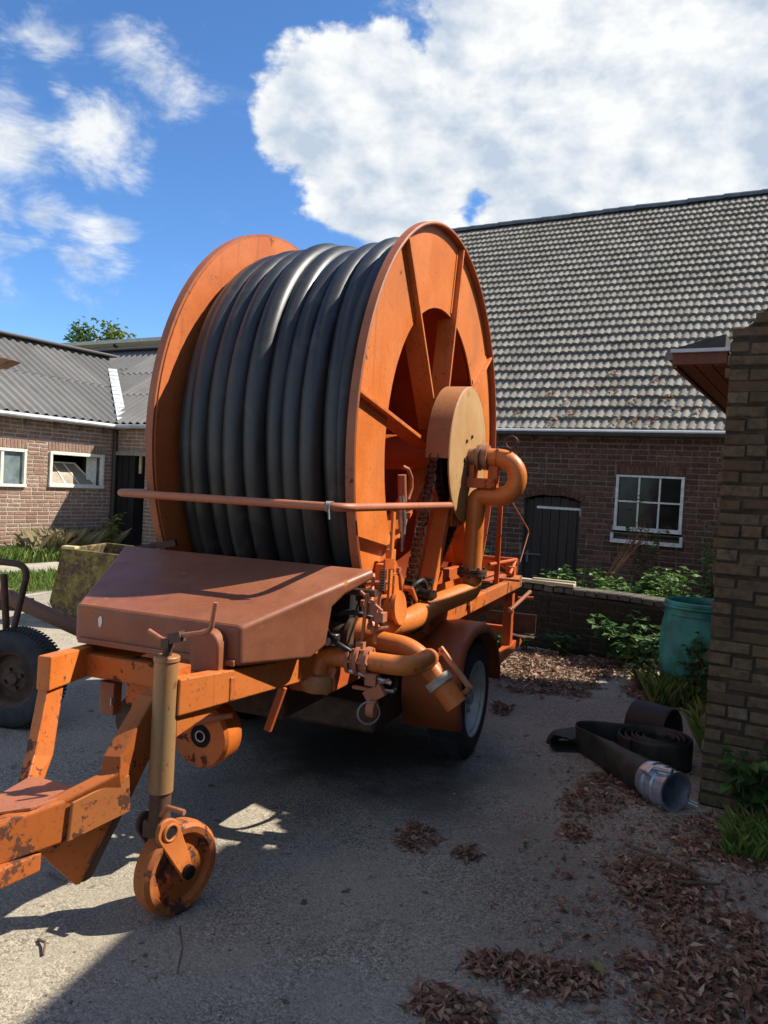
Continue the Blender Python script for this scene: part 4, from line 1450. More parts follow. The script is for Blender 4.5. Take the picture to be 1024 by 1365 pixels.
for u_, v_, z_ in [(.528, -.70, 1.06), (.528, -.74, 1.00), (.588, -.86, 1.05), (.588, -.86, 1.11), (.588, -.80, .96), (.632, -.30, .84), (.632, -.36, .80), (.632, .30, .86), (.632, .38, .80), (.653, .06, 1.36), (.653, -.06, 1.36), (.653, .08, 1.46), (.653, -.08, 1.46)]:
    bolts_.cyl((u_, v_, z_), (u_ + .014, v_, z_), .011, 6)
bolts_.build('frame_bolts', BROWNST, reel, 40)
for k in range(6):
    a = 2 * pi * k / 6 + .3
    MB().cyl((.690, .105 * cos(a), DZ + .105 * sin(a)), (.700, .105 * cos(a), DZ + .105 * sin(a)), .010, 6).build('guard_bolt', BROWNST, guard, 40)
MB().prism([(.585, -.50, .80), (.585, -.30, 1.02), (.585, -.22, 1.02), (.585, -.30, .80)], (.012, 0, 0)).build('web_plate', ORANGE2, reel, None, bevel=.002)
MB().box((.50, -1.27, .845), (.05, .04, .05)).cyl((.50, -1.295, .845), (.50, -1.33, .845), .018, 12).build('pressure_gauge', GALV, reel, 40, bevel=.004)
MB().box((.36, -1.335, .78), (.10, .05, .07)).build('valve_bracket', ORANGE2, reel, None, bevel=.004)

# --- guard rail round the front
RZ = 1.405
rail = fillet([(-.565, .35, RZ + .01), (-.565, -1.40, RZ), (.575, -1.40, RZ), (.705, -.36, RZ + .014)], .09, 8)
ro = MB().tube(rail, .0175, 14).build('guard_rail', PINKRUST, reel, 60)
MB().bar((.628, -.97, .80), (.628, -.97, RZ), .030, .012, (1, 0, 0)).build('rail_post', ORANGE, ro, None, bevel=.002)
MB().bar((-.585, -.80, .80), (-.585, -.80, RZ), .030, .012, (1, 0, 0)).build('rail_post', ORANGE, ro, None, bevel=.002)
MB().bar((.635, -.96, 1.155), (.62, -1.03, 1.155), .01, .045, (0, 0, 1)).build('rail_clip', REDOR, ro, None)
ct = MB()
for k in range(4):
    ct.torus((.525 - .008 * k, -1.40, RZ), .020, .003, (1, .2 * (k - 1.5), 0), 16, 5)
ct.tube([(.52, -1.42, RZ - .01), (.53, -1.43, RZ - .05)], .004, 6)
ct.build('cable_tie', plain('grey_string', (0.25, 0.24, 0.22), .8), ro, 50)
# hook and eye hanging on the flange opening
hk = MB().tube([(.53, -.62, 1.60), (.55, -.60, 1.59), (.55, -.545, 1.55), (.545, -.52, 1.50), (.54, -.55, 1.44)], .010, 8)
hk.tube([(.535, -.64, 1.56), (.535, -.63, 1.50), (.535, -.61, 1.43)], .022, 10)
hk.build('tow_hook', PINKRUST, reel, 50)
MB().tube([(.535, -.63, 1.46), (.535, -.60, 1.33), (.535, -.58, 1.18)], [.016, .022, .008], 10).build('hose_end_cord', GALV, reel, 50)

# --- front cover
def hood():
    R = [(.375, -1.80, .962), (.375, -1.80, .815), (.505, -1.475, .800), (.535, -1.40, .845), (.545, -1.375, 1.00), (.575, -1.33, 1.045), (.645, -1.20, 1.105), (.645, -1.20, 1.150)]
    L = [(-x_ - .01, y_, z_) for x_, y_, z_ in R]
    n = len(R)
    g = MB()
    fs = [tuple(reversed(range(n))), tuple(range(n, 2 * n))]
    for i in range(n):
        j = (i + 1) % n
        fs.append((i, j, n + j, n + i))
    g.add(R + L, fs)
    return g


ho = hood().build('hood', OXIDE, reel, 30, bevel=.016, bseg=4)
MB().bar((-.36, -1.808, .826), (.36, -1.808, .826), .012, .022).build('folded_lip', OXIDE, ho, None, bevel=.003)
MB().bar((-.62, -1.17, 1.13), (-.42, -1.12, 1.175), .03, .03).build('hood_latch', BROWNST, reel, None)
MB().bar((-.375, -1.795, .966), (.365, -1.795, .966), .004, .003).build('seam', PINKRUST, ho, None)
MB().prism([(-.268, -1.8015, .888), (-.258, -1.8015, .884), (-.252, -1.8015, .905), (-.254, -1.8015, .925), (-.262, -1.8015, .931), (-.272, -1.8015, .918), (-.270, -1.8015, .902)], (0, -.001, 0)).build('paint_chip', WHITEP, ho, None)
# rounded motor cover in front of the hood
mc = [(.20, -1.86, .79)]
for i in range(11):
    a = pi - pi * i / 10
    mc.append((.262 + .062 * cos(a), -1.86, .885 + .062 * sin(a)))
mc.append((.324, -1.86, .79))
MB().prism(mc, (0, .10, 0)).build('motor_cover', OXIDE, reel, 40, bevel=.008)

# --- chassis and drawbar
def beam(name, pts, w, h, mat=ORANGE2, bev=.006, up_=(0, 0, 1)):
    g = MB()
    for a, b in zip(pts, pts[1:]):
        g.bar(a, b, w, h, up_)
    return g.build(name, mat, reel, None, bevel=bev)


for sgn in (1, -1):
    b = MB().bar((sgn * .455, -1.10, .725), (sgn * .285, -2.06, .752), .055, .09, h2=.125)
    b.build('frame_rail', ORANGE, reel, None, bevel=.005)
    beam('chassis_beam', [(sgn * .50, -1.30, .70), (sgn * .50, 1.98, .70)], .07, .13, REDOR)
    beam('side_beam', [(sgn * .60, -.60, .775), (sgn * .60, 2.02, .80)], .05, .09, ORANGE2)
for vv in (-1.25, -.45, .05, .6, 1.3, 1.95):
    beam('cross_beam', [(-.50, vv, .66), (.50, vv, .66)], .08, .10, REDOR)
beam('axle_beam', [(-.58, .05, .33), (.58, .05, .33)], .08, .08, BROWNST)
for s in (-1, 1):
    MB().box((s * .50, .05, .49), (.06, .22, .30)).build('axle_bracket', REDOR, reel, None, bevel=.004)
beam('front_cross_beam', [(-.36, -1.78, .735), (.36, -1.78, .735)], .09, .09, ORANGE2)
gus = MB().prism([(.2865, -2.055, .70), (.2865, -2.055, .615), (.335, -1.72, .705)], (.012, 0.002, 0)).build('gusset', ORANGE, reel, None)
# right neck of the drawbar: down from the rail, then forward to the hitch
def box_path(g, secs):
    """loft of rectangular sections given as four corner points"""
    vs = []
    for s in secs:
        vs += [Vector(p) for p in s]
    fs = [(3, 2, 1, 0), tuple(range(len(vs) - 4, len(vs)))]
    for i in range(len(secs) - 1):
        for k in range(4):
            k2 = (k + 1) % 4
            fs.append((i * 4 + k, i * 4 + k2, (i + 1) * 4 + k2, (i + 1) * 4 + k))
    return g.add(vs, fs)


def sec(c, side, upv, w, h):
    c, side, upv = Vector(c), Vector(side).normalized(), Vector(upv).normalized()
    return [c - side * w / 2 - upv * h / 2, c + side * w / 2 - upv * h / 2, c + side * w / 2 + upv * h / 2, c - side * w / 2 + upv * h / 2]


box_path(MB(), [sec((.235, -1.96, .745), (1, .2, 0), (0, .35, 1), .06, .14), sec((.205, -2.07, .69), (1, .25, 0), (0, -.5, 1), .06, .14),
                sec((.172, -2.165, .525), (1, .35, 0), (0, -.75, .7), .06, .15), sec((.160, -2.195, .445), (1, .4, 0), (.1, -.35, 1), .064, .165),
                sec((.075, -2.36, .395), (1, .55, 0), (0, 0, 1), .066, .135), sec((.0, -2.55, .380), (1, .3, 0), (0, 0, 1), .07, .125)]).build('drawbar_neck', ORANGE2, reel, None, bevel=.006)
MB().prism([(.199, -2.16, .380), (.195, -2.170, .505), (.116, -2.335, .455), (.112, -2.345, .332)], (.009, .004, 0)).build('drawbar_plate', paint('welded_plate_paint', (0.52, 0.16, 0.03), (0.42, 0.14, 0.04), rust_amt=.75, rough=.5), reel, None, bevel=.003)
box_path(MB(), [sec((-.36, -1.70, .742), (1, -.1, 0), (0, 0, 1), .06, .10), sec((-.325, -1.93, .752), (1, -.2, 0), (0, .2, 1), .058, .095),
                sec((-.315, -1.985, .70), (1, -.2, 0), (0, -.6, .7), .060, .10), sec((-.262, -2.085, .47), (1, -.3, 0), (0, -1, .30), .060, .095),
                sec((-.215, -2.195, .345), (1, -.4, 0), (0, -.5, 1), .066, .09), sec((-.06, -2.46, .372), (1, -.5, 0), (0, 0, 1), .07, .11)]).build('drawbar_neck', ORANGE2, reel, None, bevel=.006)
MB().prism([(-.22, -2.16, .412), (.10, -2.26, .458), (.06, -2.44, .456), (-.07, -2.54, .440), (-.16, -2.38, .420)], (0, 0, .010)).build('gusset_plate', PINKRUST, reel, None, bevel=.002)
beam('hitch_bar', [(.03, -2.40, .285), (-.01, -3.1, .32)], .09, .06, ORANGE2)
MB().torus((-.01, -3.16, .32), .045, .022, (0, 0, 1), 24, 10).build('hitch_eye', BROWNST, reel, 40)
MB().prism([(.165, -2.21, .37), (.05, -2.225, .125), (-.03, -2.33, .27), (-.02, -2.40, .35)], (.010, .012, 0)).build('skid_plate', ORANGE2, reel, None)
MB().prism([(.160, -2.20, .37), (.05, -2.215, .125), (.068, -2.20, .13), (.175, -2.18, .37)], (.0, .03, 0)).build('skid_flange', BROWNST, reel, None)
# under the cover: gearbox, pulleys, bracket
MB().box((-.03, -1.72, .66), (.24, .12, .15)).build('drive_box', ORANGE2, reel, None, bevel=.02)
pu = MB().lathe([(.045, -.05), (.115, -.06), (.125, -.045), (.125, .045), (.115, .06), (.045, .05)], (.165, -1.66, .50), 'y', 40, closed_prof=True)
pu.build('drive_pulley', ORANGE2, reel, 30)
MB().lathe([(0, -.045), (.062, -.048), (.062, .03), (0, .03)], (.165, -1.66, .50), 'y', 28).build('pulley_hub', BLACK, reel, 30)
MB().torus((.165, -1.712, .50), .020, .004, (0, 1, 0), 16, 6).build('pulley_seal', GALV, reel, 40)
MB().lathe([(0, -.05), (.10, -.05), (.105, -.04), (.105, .04), (.10, .05), (0, .05)], (-.16, -1.64, .50), 'y', 32).build('idler_pulley', BROWNST, reel, 30)
MB().tube([(.16, -1.74, .565), (.30, -1.70, .60)], [.018, .010], 10).build('greased_rod', PINKRUST, reel, 40)
MB().box((-.23, -1.76, .605), (.07, .05, .13)).build('tool_bracket', OXIDE, reel, None, bevel=.004)
MB().box((-.195, -1.79, .60), (.005, .02, .03)).build('bracket_slot', GALV, reel, None)
MB().bar((.40, -1.50, .68), (.35, -1.52, .50), .022, .03, (1, 0, 0)).build('stay_bar', REDOR, reel, None, bevel=.003)
MB().box((.02, -1.12, .56), (.60, .42, .16)).build('sump_tank', BROWNST, reel, None, bevel=.03)
MB().box((.0, .05, .355), (.98, 1.5, .15)).build('sun_block_box', BROWNST, reel, None, bevel=.02)  # added box under the drum, keeps a sun patch off the ground

# --- jack with wheel
JX, JY = .262, -2.075
jk = MB().cyl((JX, JY, .428), (JX, JY, .885), .041, 28).cyl((JX, JY, .872), (JX, JY, .892), .044, 28)
jack = jk.build('jack_sleeve', JACKP, reel, 40, bevel=.004)
MB().cyl((JX, JY, .26), (JX, JY, .45), .036, 24).build('jack_tube', BROWNST, jack, 40)
MB().cyl((JX, JY, .885), (JX, JY, .925), .016, 12).box((JX, JY, .935), (.03, .035, .03)).box((JX + .035, JY, .958), (.05, .03, .035), Matrix.Rotation(-.3, 3, 'Y')).build('jack_spindle', BROWNST, jack, 40)
MB().tube(fillet([(JX - .075, JY - .005, .968), (JX - .01, JY, .938), (JX + .035, JY, .962), (JX + .168, JY, .992), (JX + .182, JY, 1.09)], .03, 6), .0085, 10).build('jack_crank', PINKRUST, jack, 50)
MB().box((.245, -2.00, .74), (.06, .10, .20)).build('jack_mount', ORANGE2, jack, None, bevel=.004)
# fork and wheel; the wheel stands turned a little outwards
WR = .158
WA = radians(-14)
wc = Vector((.300, -2.02, WR))
ax = Vector((cos(WA), sin(WA), 0))
fd = Vector((-sin(WA), cos(WA), 0))
prof = [(.020, -.034), (.055, -.034), (.060, -.014), (.112, -.014), (.122, -.036), (.142, -.040), (.155, -.028), (.158, -.010), (.158, .010), (.155, .028), (.142, .040), (.122, .036), (.112, .014), (.060, .014), (.055, .034), (.020, .034)]
wv = MB().lathe(prof, (0, 0, 0), 'x', 64, closed_prof=True)
rotW = Matrix.Rotation(WA, 3, 'Z')
wv.v = [tuple(rotW @ Vector(p) + wc) for p in wv.v]
wv.build('jack_wheel', paint('worn_jack_wheel', (0.50, 0.135, 0.02), (0.38, 0.115, 0.03), rust=(0.09, 0.04, 0.025), rust_amt=.85, rough=.55, grime=.6, edge=.9), jack, 25)
for s in (1, -1):
    off = ax * (s * .052)
    top = Vector((JX, JY, .305)) + off + fd * -.005
    bot = wc + off
    n_ = (bot - top).normalized()
    side = ax.cross(n_)
    plate = MB()
    poly = []
    for i in range(13):
        a = pi * i / 12
        poly.append(top + side * .046 * cos(a) - n_ * .046 * sin(a))
    for i in range(13):
        a = pi * i / 12
        poly.append(bot - side * .026 * cos(a) + n_ * .026 * sin(a))
    plate.prism([p - ax * .008 for p in poly], ax * .016)
    plate.build('fork_plate', ORANGE if s > 0 else BROWNST, jack, 40, bevel=.004)
MB().cyl(wc - ax * .065, wc + ax * .068, .016, 16).cyl(wc + ax * .055, wc + ax * .071, .024, 16).build('wheel_bolt', DARKST, jack, 40)
fp = Vector((JX, JY, .305))
MB().cyl(fp + ax * .058, fp + ax * .063, .022, 20).build('fork_hole', BLACK, jack, 40)
MB().torus(fp + ax * .061, .027, .006, ax, 24, 8).build('fork_hole_rim', ORANGE, jack, 50)
MB().box(fp, (.088, .07, .06)).build('fork_head', BROWNST, jack, None, bevel=.008)
MB().tube([(JX + .02, JY - .02, .36), (JX + .055, JY - .03, .395), (JX + .12, JY - .03, .392)], .010, 8).build('fork_pin', PINKRUST, jack, 50)

# --- road wheels and mudguards
for sgn in (1, -1):
    wx = sgn * .70
    prof = [(.205, -.085), (.225, -.098), (.275, -.102), (.312, -.090), (.328, -.070), (.332, -.03), (.332, .03), (.328, .070), (.312, .090), (.275, .102), (.225, .098), (.205, .085)]
    wh = MB().lathe(prof, (wx, .05, .330), 'x', 72, closed_prof=True).build('wheel', RUBBER, reel, 40)
    o_ = sgn
    rm = [(.0, .02), (.06, .025), (.075, .045), (.095, .045), (.12, .01), (.165, .005), (.178, .05), (.188, .075), (.196, .078), (.203, .095), (.214, .098), (.214, .088), (.205, .075), (.19, -.05), (.0, -.05)]
    MB().lathe([(r, o_ * t) for r, t in rm], (wx, .05, .330), 'x', 64).build('rim', RIM, wh, 30)
    nuts = MB().cyl((wx + o_ * .02, .05, .33), (wx + o_ * .075, .05, .33), .035, 20)
    for k in range(5):
        a = 2 * pi * k / 5
        nuts.cyl((wx + o_ * .02, .05 + .085 * cos(a), .33 + .085 * sin(a)), (wx + o_ * .06, .05 + .085 * cos(a), .33 + .085 * sin(a)), .011, 6)
    nuts.build('wheel_nuts', GALV, wh, 40)
    tread = MB()
    for k in range(72):
        a = 2 * pi * k / 72
        for s2, tw_ in ((-1, .05), (1, .05)):
            c = Vector((wx + s2 * .045, .05 + .3325 * cos(a + s2 * .02), .33 + .3325 * sin(a + s2 * .02)))
            R3 = Matrix.Rotation(a, 3, 'X')
            tread.box(c, (.055, .008, .018), R3)
    tread.build('tread', RUBBER, wh, None)
    fp_ = fillet([(0, -.40, .265), (0, -.475, .47), (0, -.40, .70), (0, -.20, .778), (0, .10, .768), (0, .36, .66), (0, .50, .47), (0, .515, .35)], .09, 6)
    x0, x1 = sgn * .53, sgn * .835
    g = MB()
    vs, fs = [], []
    cen = Vector((0, .05, .33))
    for p in fp_:
        inn = (cen - p).normalized()
        vs += [(x0, p.y, p.z), (x1 - sgn * .03, p.y, p.z), (x1 - sgn * .008, p.y + inn.y * .010, p.z + inn.z * .010), (x1, p.y + inn.y * .035, p.z + inn.z * .035), (x1, p.y + inn.y * .055, p.z + inn.z * .055)]
    for i in range(len(fp_) - 1):
        for k in range(4):
            fs.append((i * 5 + k, i * 5 + k + 1, (i + 1) * 5 + k + 1, (i + 1) * 5 + k))
    g.add(vs, fs)
    fo = g.build('mudguard', paint('mudguard_paint', (0.34, 0.075, 0.018), (0.40, 0.10, 0.028), rust_amt=.25, rough=.45) if sgn > 0 else REDOR, reel, 50)
    sm = fo.modifiers.new('thickness', 'SOLIDIFY')
    sm.thickness = .004

# --- rear stand, platform and hand rail
for sgn in (1, -1):
    MB().bar((sgn * .55, 1.93, .26), (sgn * .55, 1.93, .92), .07, .085, (0, 1, 0)).build('rear_leg', REDOR, reel, None, bevel=.004)
    MB().bar((sgn * .56, 1.42, .235), (sgn * .56, 2.32, .275), .06, .075).build('rear_foot', REDOR, reel, None, bevel=.004)
    MB().bar((sgn * .57, 1.36, .82), (sgn * .565, 1.36, 1.47), .022, .035, (1, 0, 0)).build('rear_post', REDOR, reel, None, bevel=.002)
MB().bar((-.55, 1.99, .40), (.55, 1.99, .40), .05, .06).build('stand_tie', REDOR, reel, None, bevel=.003)
MB().box((.50, 2.20, .34), (.42, .16, .012), Matrix.Rotation(.12, 3, 'Y')).box((.50, 2.28, .42), (.42, .012, .16)).build('stand_shoe', BROWNST, reel, None, bevel=.002)
MB().box((.0, 1.62, .855), (1.10, .72, .012)).build('platform', REDOR, reel, None)
for a, b in (((.56, 1.15, .99), (.56, 2.06, .965)), ((.56, 2.06, .965), (-.5, 2.06, .965)), ((.56, 2.06, .965), (.57, 1.80, .87))):
    MB().tube([a, b], .013, 10).build('platform_rail', REDOR, reel, 40)
MB().box((.30, 2.06, .905), (.55, .012, .09)).build('platform_board', ORANGE2, reel, None)
MB().tube([(.53, 1.50, .86), (.70, 1.55, .855)], .012, 10).build('platform_pin', PINKRUST, reel, 40)
MB().tube([(.60, 1.80, .60), (.70, 2.0, .725)], .016, 12).cyl((.595, 1.79, .595), (.59, 1.78, .59), .022, 12).build('stand_handle', PINKRUST, reel, 40)
MB().tube([(.60, 2.02, .66), (.72, 2.05, .67)], .012, 10).build('stand_pin', REDOR, reel, 40)
MB().tube(fillet([(.70, 1.10, 1.45), (.70, 1.80, 1.215), (.68, 1.62, .985)], .04, 5), .0045, 8).build('bent_wire', PINKRUST, reel, 50)

# ------------------------------------------------------------------ old implement at the left edge
imp = thing('farm_trailer', 'rusty implement with a small road wheel at the left edge', 'trailer', (-2.06, 4.50, 0), 0)
wa = radians(-100)
wn = Vector((cos(wa), sin(wa), 0))
R3 = Matrix.Rotation(wa, 3, 'Z')
wc = Vector((0, 0, .285))


def turned(mb, R_, c):
    mb.v = [tuple(R_ @ Vector(p) + c) for p in mb.v]
    return mb


tyre = turned(MB().lathe([(.150, -.06), (.175, -.078), (.225, -.082), (.262, -.070), (.280, -.045), (.285, 0), (.280, .045), (.262, .070), (.225, .082), (.175, .078), (.150, .06)], (0, 0, 0), 'x', 64, closed_prof=True), R3, wc).build('wheel', DUSTRUB, imp, 40)
tr = MB()
for k in range(80):
    a = 2 * pi * k / 80
    for s2 in (-.045, -.015, .015, .045):
        tr.box((s2, .2835 * cos(a + s2), .2835 * sin(a + s2)), (.024, .006, .012), Matrix.Rotation(a, 3, 'X'))
turned(tr, R3, wc).build('tread', DUSTRUB, tyre, None)
turned(MB().lathe([(0, .05), (.03, .05), (.04, .03), (.075, .025), (.10, .005), (.13, .0), (.138, .045), (.150, .062), (.158, .066), (.158, .055), (.145, -.05), (0, -.05)], (0, 0, 0), 'x', 48), R3, wc).build('rim', RUSTRIM, tyre, 30)
nt = MB()
for k in range(4):
    a = 2 * pi * k / 4 + .4
    nt.cyl((.025, .055 * cos(a), .055 * sin(a)), (.05, .055 * cos(a), .055 * sin(a)), .012, 6)
turned(nt, R3, wc).build('wheel_nuts', BROWNST, tyre, 40)
MB().cyl(wc - wn * .05, wc - wn * 1.5, .035, 16).build('axle', BROWNST, imp, 40)
turned(MB().lathe([(.150, -.06), (.175, -.078), (.262, -.070), (.285, 0), (.262, .070), (.175, .078), (.150, .06)], (0, 0, 0), 'x', 48, closed_prof=True), R3, wc - wn * 1.5).build('wheel', DUSTRUB, imp, 40)
MB().tube([(-.9, .9, .80), (-.25, .45, .66), (.55, .30, .40)], .048, 20).build('tow_pipe', paint('rusty_pipe', (0.17, 0.075, 0.04), (0.22, .10, .055), rust_amt=.6, rough=.6), imp, 50)
MB().tube(fillet([(-.35, .05, .955), (.045, .0, .935), (-.055, .02, .47)], .09, 8), .019, 12).build('bent_handle', BROWNST, imp, 50)
MB().tube([(-.115, .12, .38), (-.155, .12, .86)], .020, 12).build('handle_post', BROWNST, imp, 50)
MB().box((-.6, .5, .62), (.9, .07, .08)).build('frame', BROWNST, imp, None, bevel=.006)
MB().bar((-.50, .45, .6), (-.50, .45, 2.17), .05, .05, (1, 0, 0)).build('mast', BROWNST, imp, None)
MB().prism([(-.50, .45, 2.10), (-.40, .45, 2.115), (-.325, .45, 2.15), (-.31, .45, 2.16), (-.35, .45, 2.17), (-.50, .45, 2.19)], (0, .12, 0)).build('mast_arm', paint('rusty_arm', (0.20, 0.08, 0.03), (0.3, .15, .07), rust_amt=.8), imp, None, bevel=.006)

# ------------------------------------------------------------------ mossy tank behind the machine
tank = thing('tank', 'mossy old steel tank standing beyond the drawbar', 'tank', (-2.80, 7.5, 0), radians(-8))
sec_ = [(-.27, .735), (-.385, .20), (-.25, .0), (.50, .0), (.62, .20), (.55, .70)]
inn_ = [(-.24, .735), (-.35, .21), (-.235, .03), (.49, .03), (.585, .21), (.52, .70)]
g = MB()
n = len(sec_)
for (a, b) in zip(range(n - 1), range(1, n)):
    g.prism([(sec_[a][0], 0, sec_[a][1]), (sec_[b][0], 0, sec_[b][1]), (inn_[b][0], 0, inn_[b][1]), (inn_[a][0], 0, inn_[a][1])], (0, .85, 0))
g.build('shell', MOSS, tank, None, bevel=.012)
for y_ in (.0, .82):
    MB().prism([(x_, y_, z_) for x_, z_ in inn_], (0, .03, 0)).build('end_plate', MOSS, tank, None)
MB().box((-.20, .03, .745), (.14, .09, .03)).build('rim_cap', plain('pale_cap', (0.50, 0.38, 0.20), .8), tank, None, bevel=.008)
bd = MB().prism([(-.39, -.012, .205), (-.255, -.012, -.0), (.505, -.012, .0), (.625, -.012, .205), (.59, -.012, .15), (.49, -.012, .045), (-.23, -.012, .05), (-.36, -.012, .16)], (0, .011, 0))
bd.build('dark_base', BLACKBD, tank, None)  # dark strip along the foot of the tank

# ------------------------------------------------------------------ teal barrel
bar = thing('barrel', 'open teal plastic barrel between low wall and shed', 'barrel', (2.52, 6.12, 0), 0)
prof = [(.0, .0), (.235, .0), (.255, .02), (.285, .15), (.300, .33), (.300, .42), (.288, .55), (.268, .66), (.262, .685), (.275, .695), (.282, .715), (.278, .735), (.262, .74), (.250, .73), (.248, .68), (.270, .60), (.285, .40), (.27, .12), (.0, .03)]
MB().lathe(prof, (0, 0, 0), 'z', 64).build('body', TEAL, bar, 50)
MB().torus((0, 0, .695), .280, .010, (0, 0, 1), 64, 8).build('hoop', TEAL, bar, 50)
MB().torus((0, 0, .640), .277, .006, (0, 0, 1), 64, 8).build('hoop', TEAL, bar, 50)

# ------------------------------------------------------------------ lay-flat hose on the ground
fh = thing('flat_hose', 'rolled dark lay-flat hose with silver coupling beside the shed corner', 'hose', (1.62, 4.44, 0), 0)


def strip(name, pts, ups, h, th, mat, parent):
    """flat hose: a band of height h and thickness th along pts; ups gives the band's height direction"""
    pts = [Vector(p) for p in pts]
    n = len(pts)
    vs, fs = [], []
    S = 8
    for i in range(n):
        t = (pts[min(i + 1, n - 1)] - pts[max(i - 1, 0)]).normalized()
        u_ = Vector(ups[i]).normalized()
        s = t.cross(u_).normalized()
        u_ = s.cross(t).normalized()
        hh = h[i] if isinstance(h, list) else h
        tt = th[i] if isinstance(th, list) else th
        for k in range(S * 2):
            a = 2 * pi * k / (S * 2)
            ca, sa = cos(a), sin(a)
            ex = 0.55 if tt < hh * .5 else 1.0
            vs.append(pts[i] + u_ * (hh / 2) * math.copysign(abs(ca) ** ex, ca) + s * (tt / 2) * math.copysign(abs(sa) ** ex, sa))
    K = S * 2
    for i in range(n - 1):
        for k in range(K):
            k2 = (k + 1) % K
            fs.append((i * K + k, i * K + k2, (i + 1) * K + k2, (i + 1) * K + k))
    fs.append(tuple(reversed(range(K))))
    fs.append(tuple((n - 1) * K + k for k in range(K)))
    return MB().add(vs, fs).build(name, mat, parent, 50)


cp, cu = [], []
for i in range(260):
    a = i / 260 * 2 * pi * 4.6
    r = .045 + .150 * (i / 259) ** .85 + .006 * sin(a * 2.3)
    cp.append((r * cos(a) * (1.05), r * sin(a) * .98, .088 + .004 * sin(a)))
    cu.append((0, 0, 1))
strip('coil', cp, cu, .165, .017, FLATHOSE, fh)
# from the coil to the left, round a fold and on to the coupling
run = fillet([(-.06, .20, .085), (-.30, .235, .085), (-.40, .22, .085), (-.415, .12, .085), (-.33, -.10, .085), (-.235, -.38, .09), (-.205, -.50, .095)], .10, 7)
nn = len(run)
hs, ts, us = [], [], []
for i in range(nn):
    t = i / (nn - 1)
    q_ = min(max((t - .62) / .30, 0), 1)
    q_ = q_ * q_ * (3 - 2 * q_)
    hs.append(.165 + (.172 - .165) * q_)
    ts.append(.016 + (.172 - .016) * q_)
    lean = .9 * max(0, 1 - abs(t - .55) / .25)
    us.append((-.3 * lean, .25 * lean, 1))
strip('coupling_hose', run, us, hs, ts, FLATHOSE, fh)
# arch of hose behind the coil
ar, au = [], []
for i in range(25):
    a = pi * (1.08 - 1.16 * i / 24)
    ar.append((.12 - .095 * cos(a), .40 - .080 * cos(a), .075 + .165 * max(sin(a), -.3)))
    au.append((.64, -.77, 0))
strip('arch', ar, au, .26, .014, FLATHOSE_IN, fh)
lp = fillet([(-.12, .36, .09), (-.32, .31, .075), (-.50, .25, .06), (-.545, .21, .03), (-.50, .21, .008), (-.32, .23, .01)], .05, 6)
strip('fold', lp, [(.3, 1, .1)] * len(lp), .17, .014, FLATHOSE_IN, fh)
# coupling: ribbed sleeve, clamp, lever and open mouth
ca = Vector((.40, -.917, 0)).normalized()
cb = Vector((-.205, -.50, .098))
Rc = Matrix((ca, Vector((0, 0, 1)).cross(ca), Vector((0, 0, 1)))).transposed()
cprof = [(.086, -.01), (.090, .0), (.090, .025), (.097, .03), (.097, .042), (.090, .047), (.090, .075), (.099, .08), (.099, .105), (.093, .11), (.093, .162), (.098, .166), (.098, .18), (.086, .18), (.082, .08), (.076, -.01)]
sl_ = turned(MB().lathe(cprof, (0, 0, 0), 'x', 48, closed_prof=True), Rc, cb).build('coupling', ALU, fh, 30)
turned(MB().lathe([(0, .02), (.082, .02), (.082, .03), (0, .03)], (0, 0, 0), 'x', 32), Rc, cb).build('coupling_bore', FLATHOSE_IN, sl_, 30)
turned(MB().tube([(.05, -.085, .078), (.08, -.075, .094), (.195, -.045, .108)], .014, 10), Rc, cb).build('clamp_lever', ALU, sl_, 50)
turned(MB().box((.075, -.078, .075), (.06, .05, .05), Matrix.Rotation(.75, 3, 'X')), Rc, cb).build('clamp_lug', ALU, sl_, None, bevel=.006)
turned(MB().tube([(.15, .075, -.06), (.21, .12, -.075)], .006, 8).tube([(.12, .085, -.055), (.19, .135, -.07)], .006, 8), Rc, cb).build('clamp_hook', GALV, sl_, 50)

# ------------------------------------------------------------------ fallen leaves
def litter(label, c, rx, ry, n, mat, seed, size=.05, pile=.05, edge=1.25, group=None):
    r = random.Random(seed)
    c = Vector((c[0], c[1], 0))
    d = c.normalized()
    s = Vector((d.y, -d.x, 0))
    g = MB()
    k = 0
    while k < n:
        a, q = r.uniform(0, 2 * pi), sqrt(r.random()) * edge
        wob = 1 + .32 * mnoise.noise(Vector((cos(a) * 1.7, sin(a) * 1.7, seed * 3.1)))
        if q > wob and r.random() > .06:
            continue
        p = c + s * rx * q * cos(a) + d * ry * q * sin(a)
        dens = .5 + mnoise.noise(p * 5.5 + Vector((seed, 0, 0))) * .9 + (1 - q) * .55
        if r.random() > dens:
            continue
        hgt = pile * max(0, 1 - q) * r.random()
        p.z = .006 + hgt
        l = size * r.choice((.4, .7, .85, 1.0, 1.15, 1.5)) * r.uniform(.85, 1.15)
        w_ = l * r.uniform(.22, .60)
        an = r.uniform(0, 6.28)
        dr = Vector((cos(an), sin(an), r.gauss(0, .30)))
        nr = Vector((r.gauss(0, .6), r.gauss(0, .6), 1))
        leaf_quad(g, p, dr, nr, l, w_, r.uniform(.1, .55))
        k += 1
    o = g.raw('fallen_leaves', mat)
    zmin = min(v.co.z for v in o.data.vertices)
    if zmin < .004:
        for v in o.data.vertices:
            if v.co.z < .004:
                v.co.z = .004 + .002 * r.random()
    tag(o, label, 'leaves', group, 'stuff')
    return o


